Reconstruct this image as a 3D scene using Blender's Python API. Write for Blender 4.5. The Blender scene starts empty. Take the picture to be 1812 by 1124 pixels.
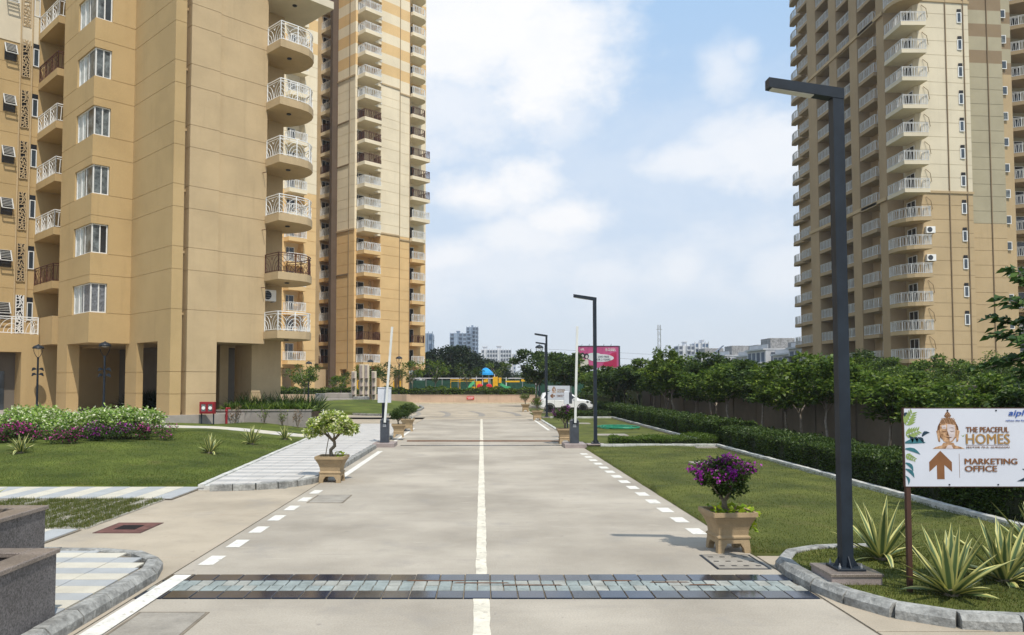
import bpy, bmesh, math, random
import numpy as np
from mathutils import Vector, Matrix
R = math.radians
rng = np.random.default_rng(7)
random.seed(5)
S = bpy.context.scene
COL = S.collection

# ---------------------------------------------------------------- camera
cam = bpy.data.cameras.new('camera'); cob = bpy.data.objects.new('camera', cam); COL.objects.link(cob)
cob.location = (0, 0, 2.5)
cob.rotation_euler = (R(90) + math.atan(64 / 1400), 0, 0)
cam.sensor_width = 36; cam.lens = 36 * 1400 / 1812
cam.shift_x = 54 / 1812; cam.shift_y = 52 / 1812
cam.clip_start = .1; cam.clip_end = 6000
S.camera = cob

# ---------------------------------------------------------------- sun, sky, exposure
SUN = Vector((.23, -.54, 1)).normalized()
sl = bpy.data.lights.new('sun', 'SUN'); sl.energy = 4.0; sl.angle = R(.6); sl.color = (1, .93, .82)
so = bpy.data.objects.new('sun', sl); COL.objects.link(so)
so.rotation_euler = (-SUN).to_track_quat('-Z', 'Y').to_euler()
S.view_settings.view_transform = 'Standard'; S.view_settings.look = 'None'
S.view_settings.gamma = 1; S.view_settings.use_curve_mapping = False
S.view_settings.exposure = 0.04
w = bpy.data.worlds.new('World'); S.world = w; w.use_nodes = True
nt = w.node_tree; nt.nodes.clear()
def WN(t, **k):
    n = nt.nodes.new(t)
    for a, v in k.items(): setattr(n, a, v)
    return n
def WM(op, a, b=None, c=None, clamp=False):
    n = WN('ShaderNodeMath', operation=op, use_clamp=clamp)
    for i, v in enumerate((a, b, c)):
        if v is None: continue
        if isinstance(v, (int, float)): n.inputs[i].default_value = v
        else: nt.links.new(v, n.inputs[i])
    return n.outputs[0]
sky = WN('ShaderNodeTexSky', sky_type='NISHITA', sun_disc=False)
sky.sun_elevation = math.asin(SUN.z); sky.sun_rotation = math.atan2(SUN.x, SUN.y)
sky.air_density = 1.0; sky.dust_density = 1.2; sky.ozone_density = 1.5
tc = WN('ShaderNodeTexCoord'); D = tc.outputs['Generated']
sx = WN('ShaderNodeSeparateXYZ'); nt.links.new(D, sx.inputs[0])
def wnoise(scale, detail, rough, off=(0, 0, 0), sz=(1, 1, 1)):
    m = WN('ShaderNodeMapping'); m.inputs['Location'].default_value = off; m.inputs['Scale'].default_value = sz
    nt.links.new(D, m.inputs[0])
    n = WN('ShaderNodeTexNoise'); n.inputs['Scale'].default_value = scale; n.inputs['Detail'].default_value = detail
    n.inputs['Roughness'].default_value = rough; nt.links.new(m.outputs[0], n.inputs['Vector'])
    return n.outputs['Fac']
n1 = wnoise(9, 9, .62, (3.1, 1.7, .4), (1, 1, 1.5)); n2 = wnoise(2.6, 5, .5, (7.3, 2.2, 5.5), (1, 1, 1.7)); n4 = wnoise(3.6, 4, .5, (.3, 4.4, 8.1), (1, 1, 1.6))
edge = WM('ADD', WM('MULTIPLY', WM('SUBTRACT', n1, .5), 2.0), WM('MULTIPLY', WM('SUBTRACT', n4, .5), 1.1))
# clouds that stand in the photograph's part of the sky: direction, half sizes, strength
def cdir(px, py):
    u = (px - 852) / 1400; v = (614 - py) / 1400; th = math.atan(64 / 1400)
    return Vector((u, math.cos(th) - v * math.sin(th), math.sin(th) + v * math.cos(th))).normalized()
tot = None
for px, py, ax, az, st in ((830, 40, .19, .125, 1.0), (960, 100, .13, .115, 1.0), (780, 190, .18, .10, .7), (1000, 210, .07, .05, .6), (850, 345, .08, .05, 1.0), (925, 330, .08, .055, 1.0),
                           (1010, 385, .085, .045, 1.0), (930, 420, .13, .045, .75), (800, 450, .09, .04, .8),
                           (930, 300, .34, .13, .24), (850, 480, .40, .07, .5), (1278, 118, .036, .042, .6), (1312, 95, .022, .02, .5), (1235, 285, .10, .028, .75), (1340, 270, .10, .046, .8), (1290, 245, .05, .03, .65), (1128, 275, .03, .02, .35),
                           (1205, 470, .04, .03, .6), (1390, 480, .06, .035, .55), (1060, 480, .10, .035, .55)):
    c = cdir(px, py)
    vs = WN('ShaderNodeVectorMath', operation='SUBTRACT'); nt.links.new(D, vs.inputs[0]); vs.inputs[1].default_value = c
    vm = WN('ShaderNodeVectorMath', operation='MULTIPLY'); nt.links.new(vs.outputs[0], vm.inputs[0]); vm.inputs[1].default_value = (1 / ax, 1 / ax, 1 / az)
    ln = WN('ShaderNodeVectorMath', operation='LENGTH'); nt.links.new(vm.outputs[0], ln.inputs[0])
    f = WM('SUBTRACT', 1.25, ln.outputs['Value'])
    f = WM('ADD', f, edge)
    mr = WN('ShaderNodeMapRange', interpolation_type='SMOOTHSTEP'); nt.links.new(f, mr.inputs[0])
    mr.inputs[1].default_value = 0.0; mr.inputs[2].default_value = 1.1; mr.inputs[3].default_value = 0; mr.inputs[4].default_value = st
    tot = mr.outputs[0] if tot is None else WM('MAXIMUM', tot, mr.outputs[0])
# the same kind of loose cumulus over the rest of the sky (outside the photographed wedge)
wedge = WN('ShaderNodeMapRange', interpolation_type='SMOOTHSTEP'); nt.links.new(sx.outputs['Y'], wedge.inputs[0])
wedge.inputs[1].default_value = .78; wedge.inputs[2].default_value = .6; wedge.inputs[3].default_value = 0; wedge.inputs[4].default_value = 1
gen = WN('ShaderNodeMapRange', interpolation_type='SMOOTHSTEP'); nt.links.new(WM('ADD', n2, WM('MULTIPLY', edge, .25)), gen.inputs[0])
gen.inputs[1].default_value = .47; gen.inputs[2].default_value = .64; gen.inputs[3].default_value = 0; gen.inputs[4].default_value = .9
cloud = WM('MAXIMUM', tot, WM('MULTIPLY', gen.outputs[0], wedge.outputs[0]))
n3 = wnoise(13, 6, .6, (1, 9, 4), (1, 1, 1.6))
inner = WM('ADD', .78, WM('MULTIPLY', n3, .4))
cloud = WM('MULTIPLY', cloud, inner, clamp=True)
# humid veil: the sky pales toward the horizon
veil = WN('ShaderNodeMapRange', interpolation_type='SMOOTHSTEP'); nt.links.new(sx.outputs['Z'], veil.inputs[0])
veil.inputs[1].default_value = .55; veil.inputs[2].default_value = -.05; veil.inputs[3].default_value = .0; veil.inputs[4].default_value = 1
hz = WN('ShaderNodeMix', data_type='RGBA'); nt.links.new(veil.outputs[0], hz.inputs[0]); hz.inputs[6].default_value = (4.3, 6.7, 9.8, 1); hz.inputs[7].default_value = (8.3, 8.9, 9.7, 1)
mx1 = WN('ShaderNodeMix', data_type='RGBA'); mx1.inputs[0].default_value = .84
nt.links.new(sky.outputs[0], mx1.inputs[6]); nt.links.new(hz.outputs[2], mx1.inputs[7])
mx2 = WN('ShaderNodeMix', data_type='RGBA'); nt.links.new(cloud, mx2.inputs[0])
nt.links.new(mx1.outputs[2], mx2.inputs[6]); mx2.inputs[7].default_value = (9.9, 9.95, 10.1, 1)
bg = WN('ShaderNodeBackground'); nt.links.new(mx2.outputs[2], bg.inputs[0]); bg.inputs[1].default_value = .10
wo = WN('ShaderNodeOutputWorld'); nt.links.new(bg.outputs[0], wo.inputs[0])

# ---------------------------------------------------------------- materials
MATS = {}
def M(name, col, var=.14, scale=2.0, rough=.85, bump=.0, bscale=60, metal=0, spec=.3, streak=0, fine=.0, col2=None, lo=.35, hi=.65, spots=()):
    m = bpy.data.materials.new(name); m.use_nodes = True; t = m.node_tree; n = t.nodes; b = n['Principled BSDF']
    b.inputs['Roughness'].default_value = rough; b.inputs['Metallic'].default_value = metal; b.inputs['Specular IOR Level'].default_value = spec
    g = n.new('ShaderNodeNewGeometry')
    def noise(sc, det, vec=None):
        k = n.new('ShaderNodeTexNoise'); k.inputs['Scale'].default_value = sc; k.inputs['Detail'].default_value = det
        k.inputs['Roughness'].default_value = .6
        t.links.new(vec or g.outputs['Position'], k.inputs['Vector']); return k.outputs['Fac']
    def mixc(f, a, bb):
        k = n.new('ShaderNodeMix'); k.data_type = 'RGBA'; t.links.new(f, k.inputs[0])
        for i, v in ((6, a), (7, bb)):
            if isinstance(v, tuple): k.inputs[i].default_value = (*v[:3], 1)
            else: t.links.new(v, k.inputs[i])
        return k.outputs[2]
    def rmp(f, a, bb, c=0., d=1.):
        k = n.new('ShaderNodeMapRange'); t.links.new(f, k.inputs[0])
        for i, v in enumerate((a, bb, c, d)): k.inputs[i + 1].default_value = v
        return k.outputs[0]
    c1 = tuple(min(1, x * (1 - var)) for x in col); c2 = tuple(min(1, x * (1 + var)) for x in (col2 or col))
    out = mixc(rmp(noise(scale, 5), lo, hi), c1, c2)
    if fine:
        f = rmp(noise(bscale, 3), .3, .7, 1 - fine, 1 + fine)
        k = n.new('ShaderNodeVectorMath'); k.operation = 'MULTIPLY'; t.links.new(out, k.inputs[0])
        cb = n.new('ShaderNodeCombineXYZ')
        for i in range(3): t.links.new(f, cb.inputs[i])
        t.links.new(cb.outputs[0], k.inputs[1]); out = k.outputs[0]
    if streak:
        mp = n.new('ShaderNodeMapping'); mp.inputs['Scale'].default_value = (1.6, 1.6, .12); t.links.new(g.outputs['Position'], mp.inputs[0])
        out = mixc(rmp(noise(1.5, 6, mp.outputs[0]), .55, .8, 0, streak), out, tuple(x * .55 for x in col))
    for sc_, a_, b_, am, cc, st in spots:
        mp = n.new('ShaderNodeMapping'); mp.inputs['Scale'].default_value = st; t.links.new(g.outputs['Position'], mp.inputs[0])
        out = mixc(rmp(noise(sc_, 8, mp.outputs[0]), a_, b_, 0, am), out, cc)
    t.links.new(out, b.inputs['Base Color'])
    if bump:
        bn = n.new('ShaderNodeBump'); bn.inputs['Strength'].default_value = bump; bn.inputs['Distance'].default_value = .02
        t.links.new(noise(bscale, 4), bn.inputs['Height']); t.links.new(bn.outputs[0], b.inputs['Normal'])
    MATS[name] = m; return m
def leafmat(name, c1, c2, c3=None, p3=.9, trans=.3, rough=.45):
    m = bpy.data.materials.new(name); m.use_nodes = True; t = m.node_tree; n = t.nodes; b = n['Principled BSDF']
    g = n.new('ShaderNodeNewGeometry'); r = n.new('ShaderNodeValToRGB'); t.links.new(g.outputs['Random Per Island'], r.inputs[0])
    e = r.color_ramp.elements; e[0].color = (*c1, 1); e[1].color = (*c2, 1); e[1].position = p3 - .05 if c3 else 1
    if c3: k = e.new(p3); k.color = (*c3, 1)
    b.inputs['Roughness'].default_value = rough; b.inputs['Specular IOR Level'].default_value = .35
    t.links.new(r.outputs[0], b.inputs['Base Color'])
    tr = n.new('ShaderNodeBsdfTranslucent'); t.links.new(r.outputs[0], tr.inputs[0]); mx = n.new('ShaderNodeMixShader'); mx.inputs[0].default_value = trans
    t.links.new(b.outputs[0], mx.inputs[1]); t.links.new(tr.outputs[0], mx.inputs[2])
    t.links.new(mx.outputs[0], n['Material Output'].inputs[0]); MATS[name] = m; return m
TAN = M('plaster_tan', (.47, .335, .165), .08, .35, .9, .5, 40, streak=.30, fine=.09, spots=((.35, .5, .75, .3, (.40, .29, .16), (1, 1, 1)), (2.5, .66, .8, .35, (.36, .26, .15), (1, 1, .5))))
TANR = M('plaster_tan_warm', (.485, .365, .215), .08, .5, .9, .4, 40, streak=.3, fine=.09)
CREAM = M('plaster_cream', (.62, .55, .42), .06, .6, .9, .15, 60, streak=.08)
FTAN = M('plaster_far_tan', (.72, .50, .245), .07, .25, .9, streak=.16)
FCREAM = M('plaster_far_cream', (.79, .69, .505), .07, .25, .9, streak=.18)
FBROWN = M('plaster_brown', (.12, .085, .06), .1, .4, .9)
BTAN = M('plaster_right_tan', (.44, .33, .19), .07, .25, .9, streak=.2)
BCREAM = M('plaster_right_cream', (.62, .55, .41), .07, .25, .9, streak=.22)
BOLIVE = M('plaster_right_olive', (.36, .32, .22), .06, .4, .9, streak=.10)
BBROWN = M('plaster_right_brown', (.24, .175, .105), .06, .4, .9)
COLST = M('column_stone', (.60, .53, .42), .06, 2, .9)
SOFFIT = M('soffit', (.55, .51, .44), .06, 1, .9)
WHITE = M('white_paint', (.78, .78, .76), .05, 3, .5, spec=.4)
BROWNM = M('brown_metal', (.09, .035, .022), .2, 3, .5, spec=.4)
FRAME = M('window_frame', (.72, .72, .70), .05, 3, .5)
DARK = M('dark_metal', (.013, .020, .030), .25, 3, .5, spec=.3)
CHAR = M('charcoal_paint', (.045, .052, .065), .15, 6, .45, spec=.5)
BLACK = M('black_rubber', (.015, .015, .016), .2, 8, .7)
GLASS = M('window_glass', (.045, .06, .075), .35, .6, .08, spec=.7)
GLASSD = M('dark_glass', (.02, .024, .03), .3, .5, .06, spec=.7)
DUSTY = M('dusty_glass', (.11, .125, .128), .75, 2.4, .28, spec=.5, fine=.35, bscale=16)
CURT = M('pale_curtain', (.5, .52, .50), .15, 3, .7)
BLIND = M('blind', (.16, .17, .19), .4, 9, .5)
CONC = M('road_concrete', (.362, .322, .264), .20, .33, .88, .4, 45, fine=.11, col2=(.365, .328, .272), spots=((1.1, .56, .72, .55, (.27, .25, .225), (1, 1, 1)), (2.2, .54, .70, .35, (.30, .27, .235), (.25, 2.2, 1)), (5, .66, .72, .6, (.20, .18, .16), (1, 1, 1)), (3, .62, .70, .5, (.46, .41, .34), (.4, 1.5, 1))))
CONC2 = M('apron_concrete', (.39, .335, .258), .15, .5, .9, .35, 60, fine=.10, spots=((.8, .55, .72, .6, (.28, .255, .22), (1, 1, 1)), (4.5, .66, .73, .6, (.20, .17, .14), (1, 1, 1))))
JOINT = M('joint_dirt', (.2, .17, .13), .2, 3, .95)
LINE = M('road_paint', (.66, .645, .59), .10, 5, .8, fine=.10, bscale=25, spots=((9, .58, .66, .75, (.40, .37, .31), (1, 1, 1)), (2.5, .55, .75, .35, (.5, .46, .4), (1, 1, 1))))
LINEY = M('worn_centre_paint', (.62, .58, .48), .14, 2.2, .85, fine=.10, bscale=18, spots=((7, .56, .64, .75, (.39, .35, .29), (1, 1, 1)),))
GRAN = M('granite', (.105, .098, .100), .16, 2, .42, fine=.75, bscale=55, spec=.4)
GRANT = M('granite_top', (.20, .165, .14), .2, 2, .3, fine=.5, bscale=70, spec=.5)
GRANP = M('granite_pink', (.30, .25, .235), .12, 3, .5, fine=.3, bscale=120)
SETT = M('grey_sett', (.25, .285, .275), .2, 4, .85, .3, 40, fine=.12)
SETT2 = M('grey_sett_worn', (.31, .315, .285), .2, 4, .88, .3, 40, fine=.12)
SLATE = M('dark_tile', (.012, .020, .040), .3, 2.5, .10, .015, 20, spec=.7)
SLATE2 = M('dark_tile_worn', (.028, .032, .040), .3, 2.5, .16, .02, 20, spec=.6)
RUST = M('rust', (.13, .06, .03), .3, 8, .8)
KERB = M('kerb_stone', (.27, .27, .255), .34, 4.5, .9, .9, 22, fine=.24)
KERBW = M('white_kerb', (.50, .50, .47), .22, 3, .88, .4, 30, fine=.12)
PAVC = M('cream_paver', (.53, .50, .42), .07, 2.5, .85, .2, 60, fine=.05)
PAVG = M('grey_paver', (.365, .38, .385), .07, 2.5, .85, .2, 60, fine=.05)
PATHA = M('path_paver_pale', (.52, .50, .47), .08, 1.5, .85, .2, 60, fine=.06)
PATHB = M('path_paver_grey', (.38, .375, .365), .08, 1.5, .85, .2, 60, fine=.06)
GPAVE = M('grass_paver', (.36, .34, .29), .15, 3, .9, .3, 40)
LAWN = M('lawn', (.050, .080, .010), .40, .55, .95, .45, 70, fine=.26, col2=(.085, .108, .016), lo=.3, hi=.7, spots=((.9, .58, .76, .6, (.13, .105, .035), (1, 1, 1)), (3.5, .62, .74, .5, (.12, .09, .04), (1, 1, 1))))
LAWNR = M('lawn_olive', (.060, .083, .014), .40, .7, .95, .45, 70, fine=.26, col2=(.09, .10, .018), lo=.3, hi=.7, spots=((.9, .56, .76, .65, (.13, .11, .04), (1, 1, 1)), (3.5, .62, .74, .5, (.12, .09, .04), (1, 1, 1))))
SOIL = M('soil', (.09, .06, .038), .3, 6, .95, .8, 30, fine=.2)
GROUND = M('ground', (.14, .13, .075), .3, .05, .95, col2=(.09, .11, .04))
WALLB = M('boundary_wall', (.19, .16, .12), .12, .8, .92, .2, 40, streak=.25)
WALLW = M('pale_wall', (.42, .38, .33), .12, 1, .9, streak=.25)
PINKW = M('pink_stone', (.52, .38, .28), .1, 1, .85, fine=.06, bscale=40)
GREYW = M('grey_render', (.27, .245, .225), .12, 1.5, .9, .2, 50, streak=.2)
POT = M('terracotta_sand', (.36, .265, .155), .10, 5, .75, .3, 45, fine=.07)
BARK = M('bark', (.20, .165, .12), .3, 9, .9, .8, 40)
BARKP = M('pale_bark', (.30, .26, .21), .25, 8, .9, .6, 40)
RED = M('red_paint', (.25, .018, .024), .15, 5, .45)
TEAL = M('teal_water', (.02, .16, .15), .2, 2, .1, spec=.6)
STEPS = M('step_stone', (.33, .30, .275), .12, 2, .8)
GREYB = M('grey_block', (.25, .25, .25), .3, 2, .9, fine=.3, bscale=8)
ROWW = M('row_house_render', (.50, .51, .53), .12, .3, .9, streak=.25)
RAILG = M('dull_white_rail', (.56, .56, .54), .1, 3, .6)
BOOMW = M('boom_paint', (.62, .63, .60), .08, 2, .5)
FARW = M('far_white', (.60, .61, .64), .06, .2, .85)
FARB = M('far_haze_blue_grey', (.26, .33, .43), .1, .1, .7)  # bluish cast of distance haze mixed into the wall colour
FARG = M('far_glass', (.10, .15, .24), .3, .15, .2)
FARD = M('far_opening', (.09, .11, .15), .2, .3, .7)
STEEL = M('galvanised', (.35, .36, .37), .12, 2, .5, metal=.3)
NET = M('green_net', (.022, .075, .05), .3, 2, .85)
YEL = M('play_yellow', (.75, .42, .02), .08, 2, .4)
PRED = M('play_red', (.62, .03, .05), .1, 2, .35)
PGRN = M('play_green', (.10, .50, .22), .1, 2, .35)
PBLU = M('play_blue', (.02, .30, .68), .15, 2, .4)
CARW = M('car_white', (.80, .81, .82), .02, 2, .22, spec=.6)
SIGNW = M('sign_face', (.54, .57, .64), .03, 2, .35, spec=.4)
SBR = M('sign_brown', (.19, .085, .035), .08, 6, .5)
SBR2 = M('sign_dark_brown', (.06, .028, .02), .08, 6, .5)
SGOLD = M('sign_gold', (.32, .19, .065), .1, 8, .5)
SBLUE = M('sign_blue', (.035, .09, .32), .08, 6, .5)
SGRN = M('sign_green', (.22, .30, .09), .15, 20, .5)
STEAL = M('sign_teal', (.03, .13, .16), .15, 20, .5)
SNAVY = M('sign_navy', (.012, .035, .06), .15, 20, .5)
FACE1 = M('bronze_mid', (.30, .16, .075), .35, 22, .5, col2=(.42, .26, .15))
FACE2 = M('bronze_dark', (.12, .055, .025), .3, 60, .5)
FACE3 = M('bronze_light', (.52, .46, .46), .12, 22, .5)
PINK = M('billboard_pink', (.46, .07, .20), .1, .3, .6)
CRIM = M('billboard_crimson', (.40, .01, .07), .1, .3, .6)
SIGNR = M('sign_red', (.60, .03, .03), .06, 4, .5)
HOSE = M('green_hose', (.02, .22, .12), .15, 6, .45)
TREEG = leafmat('leaf_tree', (.034, .075, .010), (.125, .20, .025), (.21, .28, .045), .88, .4)
TREED = leafmat('leaf_dark', (.020, .045, .010), (.068, .115, .02), (.12, .17, .03), .92)
TREEY = leafmat('leaf_bright', (.040, .085, .010), (.14, .21, .022), (.21, .27, .04), .92)
HEDGE = leafmat('leaf_hedge', (.022, .048, .009), (.07, .115, .018), (.11, .16, .025), .91)
HEDGEL = leafmat('leaf_low_hedge', (.05, .095, .012), (.13, .20, .02))
BIGT = leafmat('leaf_far_dark', (.010, .022, .008), (.030, .050, .013))
VARI = leafmat('leaf_variegated', (.10, .22, .025), (.40, .54, .13), (.82, .84, .60), .84)
CREAMY = leafmat('leaf_cream', (.11, .22, .02), (.48, .55, .10), (.84, .84, .50), .68)
LIME = leafmat('leaf_lime', (.16, .30, .015), (.42, .50, .03))
MAG = leafmat('petal_magenta', (.20, .012, .18), (.40, .03, .40), None, .9, .25)
PINKP = leafmat('petal_pink', (.34, .02, .16), (.62, .05, .40), None, .9, .25)
WHITEP = leafmat('petal_white', (.70, .70, .60), (.82, .82, .76), None, .9, .25)
GRASS = leafmat('grass_blade', (.045, .080, .008), (.098, .128, .014), (.16, .15, .035), .92, .2, .7)
GRASSR = leafmat('grass_blade_olive', (.055, .082, .010), (.115, .132, .02), (.18, .165, .045), .92, .2, .7)
def agavemat():
    m = bpy.data.materials.new('agave_leaf'); m.use_nodes = True; t = m.node_tree; n = t.nodes; b = n['Principled BSDF']
    u = n.new('ShaderNodeUVMap'); u.uv_map = 'UVMap'; s = n.new('ShaderNodeSeparateXYZ'); t.links.new(u.outputs[0], s.inputs[0])
    r = n.new('ShaderNodeValToRGB'); t.links.new(s.outputs[0], r.inputs[0]); e = r.color_ramp.elements
    e[0].color = (.075, .12, .045, 1); e[0].position = 0; e[1].color = (.54, .50, .18, 1); e[1].position = 1
    for p, c in ((.30, (.085, .14, .05, 1)), (.44, (.12, .18, .06, 1)), (.54, (.44, .43, .15, 1))): k = e.new(p); k.color = c
    t.links.new(r.outputs[0], b.inputs['Base Color']); b.inputs['Roughness'].default_value = .5; MATS['agave'] = m; return m
AGAVE = agavemat()
# ---------------------------------------------------------------- helpers
class MB:
    """collects faces and builds ONE mesh"""
    def __init__(s): s.v = []; s.f = []
    def add(s, vs, fs):
        o = len(s.v); s.v += [tuple(p) for p in vs]; s.f += [tuple(i + o for i in f) for f in fs]; return s
    def box(s, x0, x1, y0, y1, z0, z1):
        return s.add([(x0, y0, z0), (x1, y0, z0), (x1, y1, z0), (x0, y1, z0), (x0, y0, z1), (x1, y0, z1), (x1, y1, z1), (x0, y1, z1)],
                     [(0, 3, 2, 1), (4, 5, 6, 7), (0, 1, 5, 4), (1, 2, 6, 5), (2, 3, 7, 6), (3, 0, 4, 7)])
    def bbox(s, x0, x1, y0, y1, z0, z1, c=.01):
        """box with a chamfer round its top edge"""
        return s.loft([[(x0, y0, z0), (x1, y0, z0), (x1, y1, z0), (x0, y1, z0)], [(x0, y0, z1 - c), (x1, y0, z1 - c), (x1, y1, z1 - c), (x0, y1, z1 - c)],
                       [(x0 + c, y0 + c, z1), (x1 - c, y0 + c, z1), (x1 - c, y1 - c, z1), (x0 + c, y1 - c, z1)]])
    def loft(s, rings, caps=True):
        n = len(rings[0]); vs = [p for r in rings for p in r]; fs = []
        for k in range(len(rings) - 1):
            for i in range(n):
                j = (i + 1) % n; fs.append((k * n + i, k * n + j, (k + 1) * n + j, (k + 1) * n + i))
        if caps: fs.append(tuple(range(n - 1, -1, -1))); fs.append(tuple((len(rings) - 1) * n + i for i in range(n)))
        return s.add(vs, fs)
    def prism(s, poly, z0, z1):
        return s.loft([[(x, y, z0) for x, y in poly], [(x, y, z1) for x, y in poly]])
    def bar(s, a, b, w, h=None, up=(0, 0, 1)):
        a, b = Vector(a), Vector(b); d = (b - a)
        if d.length < 1e-6: return s
        d.normalize(); u = Vector(up)
        if abs(d.dot(u)) > .98: u = Vector((1, 0, 0)) if abs(d.x) < .9 else Vector((0, 1, 0))
        sd = d.cross(u).normalized(); u = sd.cross(d); h = h or w
        r = lambda p: [p - sd * w / 2 - u * h / 2, p + sd * w / 2 - u * h / 2, p + sd * w / 2 + u * h / 2, p - sd * w / 2 + u * h / 2]
        return s.loft([r(a), r(b)])
    def tube(s, pts, rad, n=8):
        pts = [Vector(p) for p in pts]; rad = rad if isinstance(rad, (list, tuple)) else [rad] * len(pts); rings = []
        pu = None
        for i, p in enumerate(pts):
            d = (pts[min(i + 1, len(pts) - 1)] - pts[max(i - 1, 0)]).normalized()
            u = pu or (Vector((1, 0, 0)) if abs(d.x) < .8 else Vector((0, 1, 0)))
            u = (u - d * u.dot(d)).normalized(); pu = u; q = d.cross(u)
            rings.append([p + (u * math.cos(2 * math.pi * k / n) + q * math.sin(2 * math.pi * k / n)) * rad[i] for k in range(n)])
        return s.loft(rings)
    def lathe(s, prof, n=16, c=(0, 0, 0)):
        return s.loft([[(c[0] + r * math.cos(2 * math.pi * k / n), c[1] + r * math.sin(2 * math.pi * k / n), c[2] + z) for k in range(n)] for r, z in prof])
    def sq(s, prof, ch=.0):
        """square 'lathe': (half width, z) profile"""
        rings = []
        for r, z in prof:
            c = r * (1 - ch); rings.append([(-c, -r, z), (c, -r, z), (r, -c, z), (r, c, z), (c, r, z), (-c, r, z), (-r, c, z), (-r, -c, z)])
        return s.loft(rings)
    def build(s, name, mat, parent=None, loc=None, rz=0, smooth=False, recalc=True):
        me = bpy.data.meshes.new(name); me.from_pydata(s.v, [], s.f)
        if recalc:
            bm = bmesh.new(); bm.from_mesh(me); bmesh.ops.recalc_face_normals(bm, faces=bm.faces); bm.to_mesh(me); bm.free()
        if smooth: me.polygons.foreach_set('use_smooth', [True] * len(me.polygons))
        return put(name, me, mat, parent, loc, rz)
def put(name, me, mat=None, parent=None, loc=None, rz=0, sc=None):
    o = bpy.data.objects.new(name, me); COL.objects.link(o)
    if mat is not None:
        if len(me.materials) == 0: me.materials.append(mat)
        elif me.materials[0] is not mat:
            o.material_slots[0].link = 'OBJECT'; o.material_slots[0].material = mat
    if parent: o.parent = parent
    if loc is not None: o.location = loc
    if rz: o.rotation_euler.z = rz
    if sc: o.scale = sc if isinstance(sc, (tuple, list)) else (sc, sc, sc)
    return o
def tag(o, label, cat, group=None):
    o['label'] = label; o['category'] = cat
    if group: o['group'] = group
    return o
def thing(name, label, cat, loc=(0, 0, 0), rz=0, group=None):
    o = bpy.data.objects.new(name, None); COL.objects.link(o); o.location = loc; o.rotation_euler.z = rz; o.empty_display_size = .2
    return tag(o, label, cat, group)
def struct(o): o['kind'] = 'structure'; return o
def stuff(o): o['kind'] = 'stuff'; return o
def dup(root, loc, rz=None, label=None, group=None, sc=None):
    def cp(o, p):
        c = o.copy(); COL.objects.link(c)
        if p: c.parent = p
        for ch in o.children: cp(ch, c)
        return c
    r = cp(root, None); r.location = loc
    if rz is not None: r.rotation_euler.z = rz
    if sc: r.scale = sc if isinstance(sc, (tuple, list)) else (sc, sc, sc)
    if label: r['label'] = label
    if group: r['group'] = group
    return r
def inset(poly, d):
    n = len(poly); A = sum(poly[i][0] * poly[(i + 1) % n][1] - poly[(i + 1) % n][0] * poly[i][1] for i in range(n)); sg = 1 if A > 0 else -1; out = []
    for i in range(n):
        p0, p1, p2 = (Vector(poly[(i + k) % n]) for k in (-1, 0, 1))
        a = (p1 - p0).normalized(); b = (p2 - p1).normalized(); na = Vector((-a.y, a.x)) * sg; nb = Vector((-b.y, b.x)) * sg
        q = na + nb; q = q / max(.3, q.length_squared) * 2
        out.append((p1.x + q.x * d, p1.y + q.y * d))
    return out
def leaf_mesh(name, P, Dv, L, W, fold=.25, seed=0):
    """P (N,3) leaf bases, Dv (N,3) directions: one folded quad per leaf"""
    r = np.random.default_rng(seed); N = len(P)
    Dv = Dv / (np.linalg.norm(Dv, axis=1, keepdims=True) + 1e-9)
    u = r.normal(size=(N, 3)) * .6 + np.array([0, 0, 1.]); sd = np.cross(Dv, u); sd /= (np.linalg.norm(sd, axis=1, keepdims=True) + 1e-9); nn = np.cross(sd, Dv)
    L = np.broadcast_to(np.asarray(L), (N,)) * r.uniform(.7, 1.25, N); W = np.broadcast_to(np.asarray(W), (N,)) * r.uniform(.8, 1.2, N)
    Lc = L[:, None]; Wc = W[:, None]
    V = np.empty((N, 4, 3)); V[:, 0] = P; V[:, 1] = P + Dv * Lc * .5 + sd * Wc * .5 + nn * Wc * fold; V[:, 2] = P + Dv * Lc - nn * Lc * .12; V[:, 3] = P + Dv * Lc * .5 - sd * Wc * .5 + nn * Wc * fold
    return quads(name, V.reshape(-1, 3), np.arange(N * 4).reshape(N, 4))
def quads(name, V, F):
    me = bpy.data.meshes.new(name); k = F.shape[1]
    me.vertices.add(len(V)); me.vertices.foreach_set('co', np.ascontiguousarray(V, dtype=np.float32).ravel())
    me.loops.add(F.size); me.loops.foreach_set('vertex_index', F.ravel().astype(np.int32))
    me.polygons.add(len(F)); me.polygons.foreach_set('loop_start', (np.arange(len(F)) * k).astype(np.int32)); me.polygons.foreach_set('loop_total', np.full(len(F), k, np.int32))
    me.update(calc_edges=True); me.validate(); return me
def clump_leaves(centers, radii, m, seed, flat=.6, up=.35):
    r = np.random.default_rng(seed); P = []; Dd = []
    for c, rad in zip(centers, radii):
        d = r.normal(size=(m, 3)); d /= np.linalg.norm(d, axis=1, keepdims=True)
        rr = rad * r.uniform(.35, 1, (m, 1)); p = d * rr; p[:, 2] *= flat
        P.append(p + np.array(c)); dd = d * .8 + r.normal(size=(m, 3)) * .5; dd[:, 2] = dd[:, 2] * .5 + up * r.uniform(-.6, 1, m); Dd.append(dd)
    return np.concatenate(P), np.concatenate(Dd)
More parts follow.
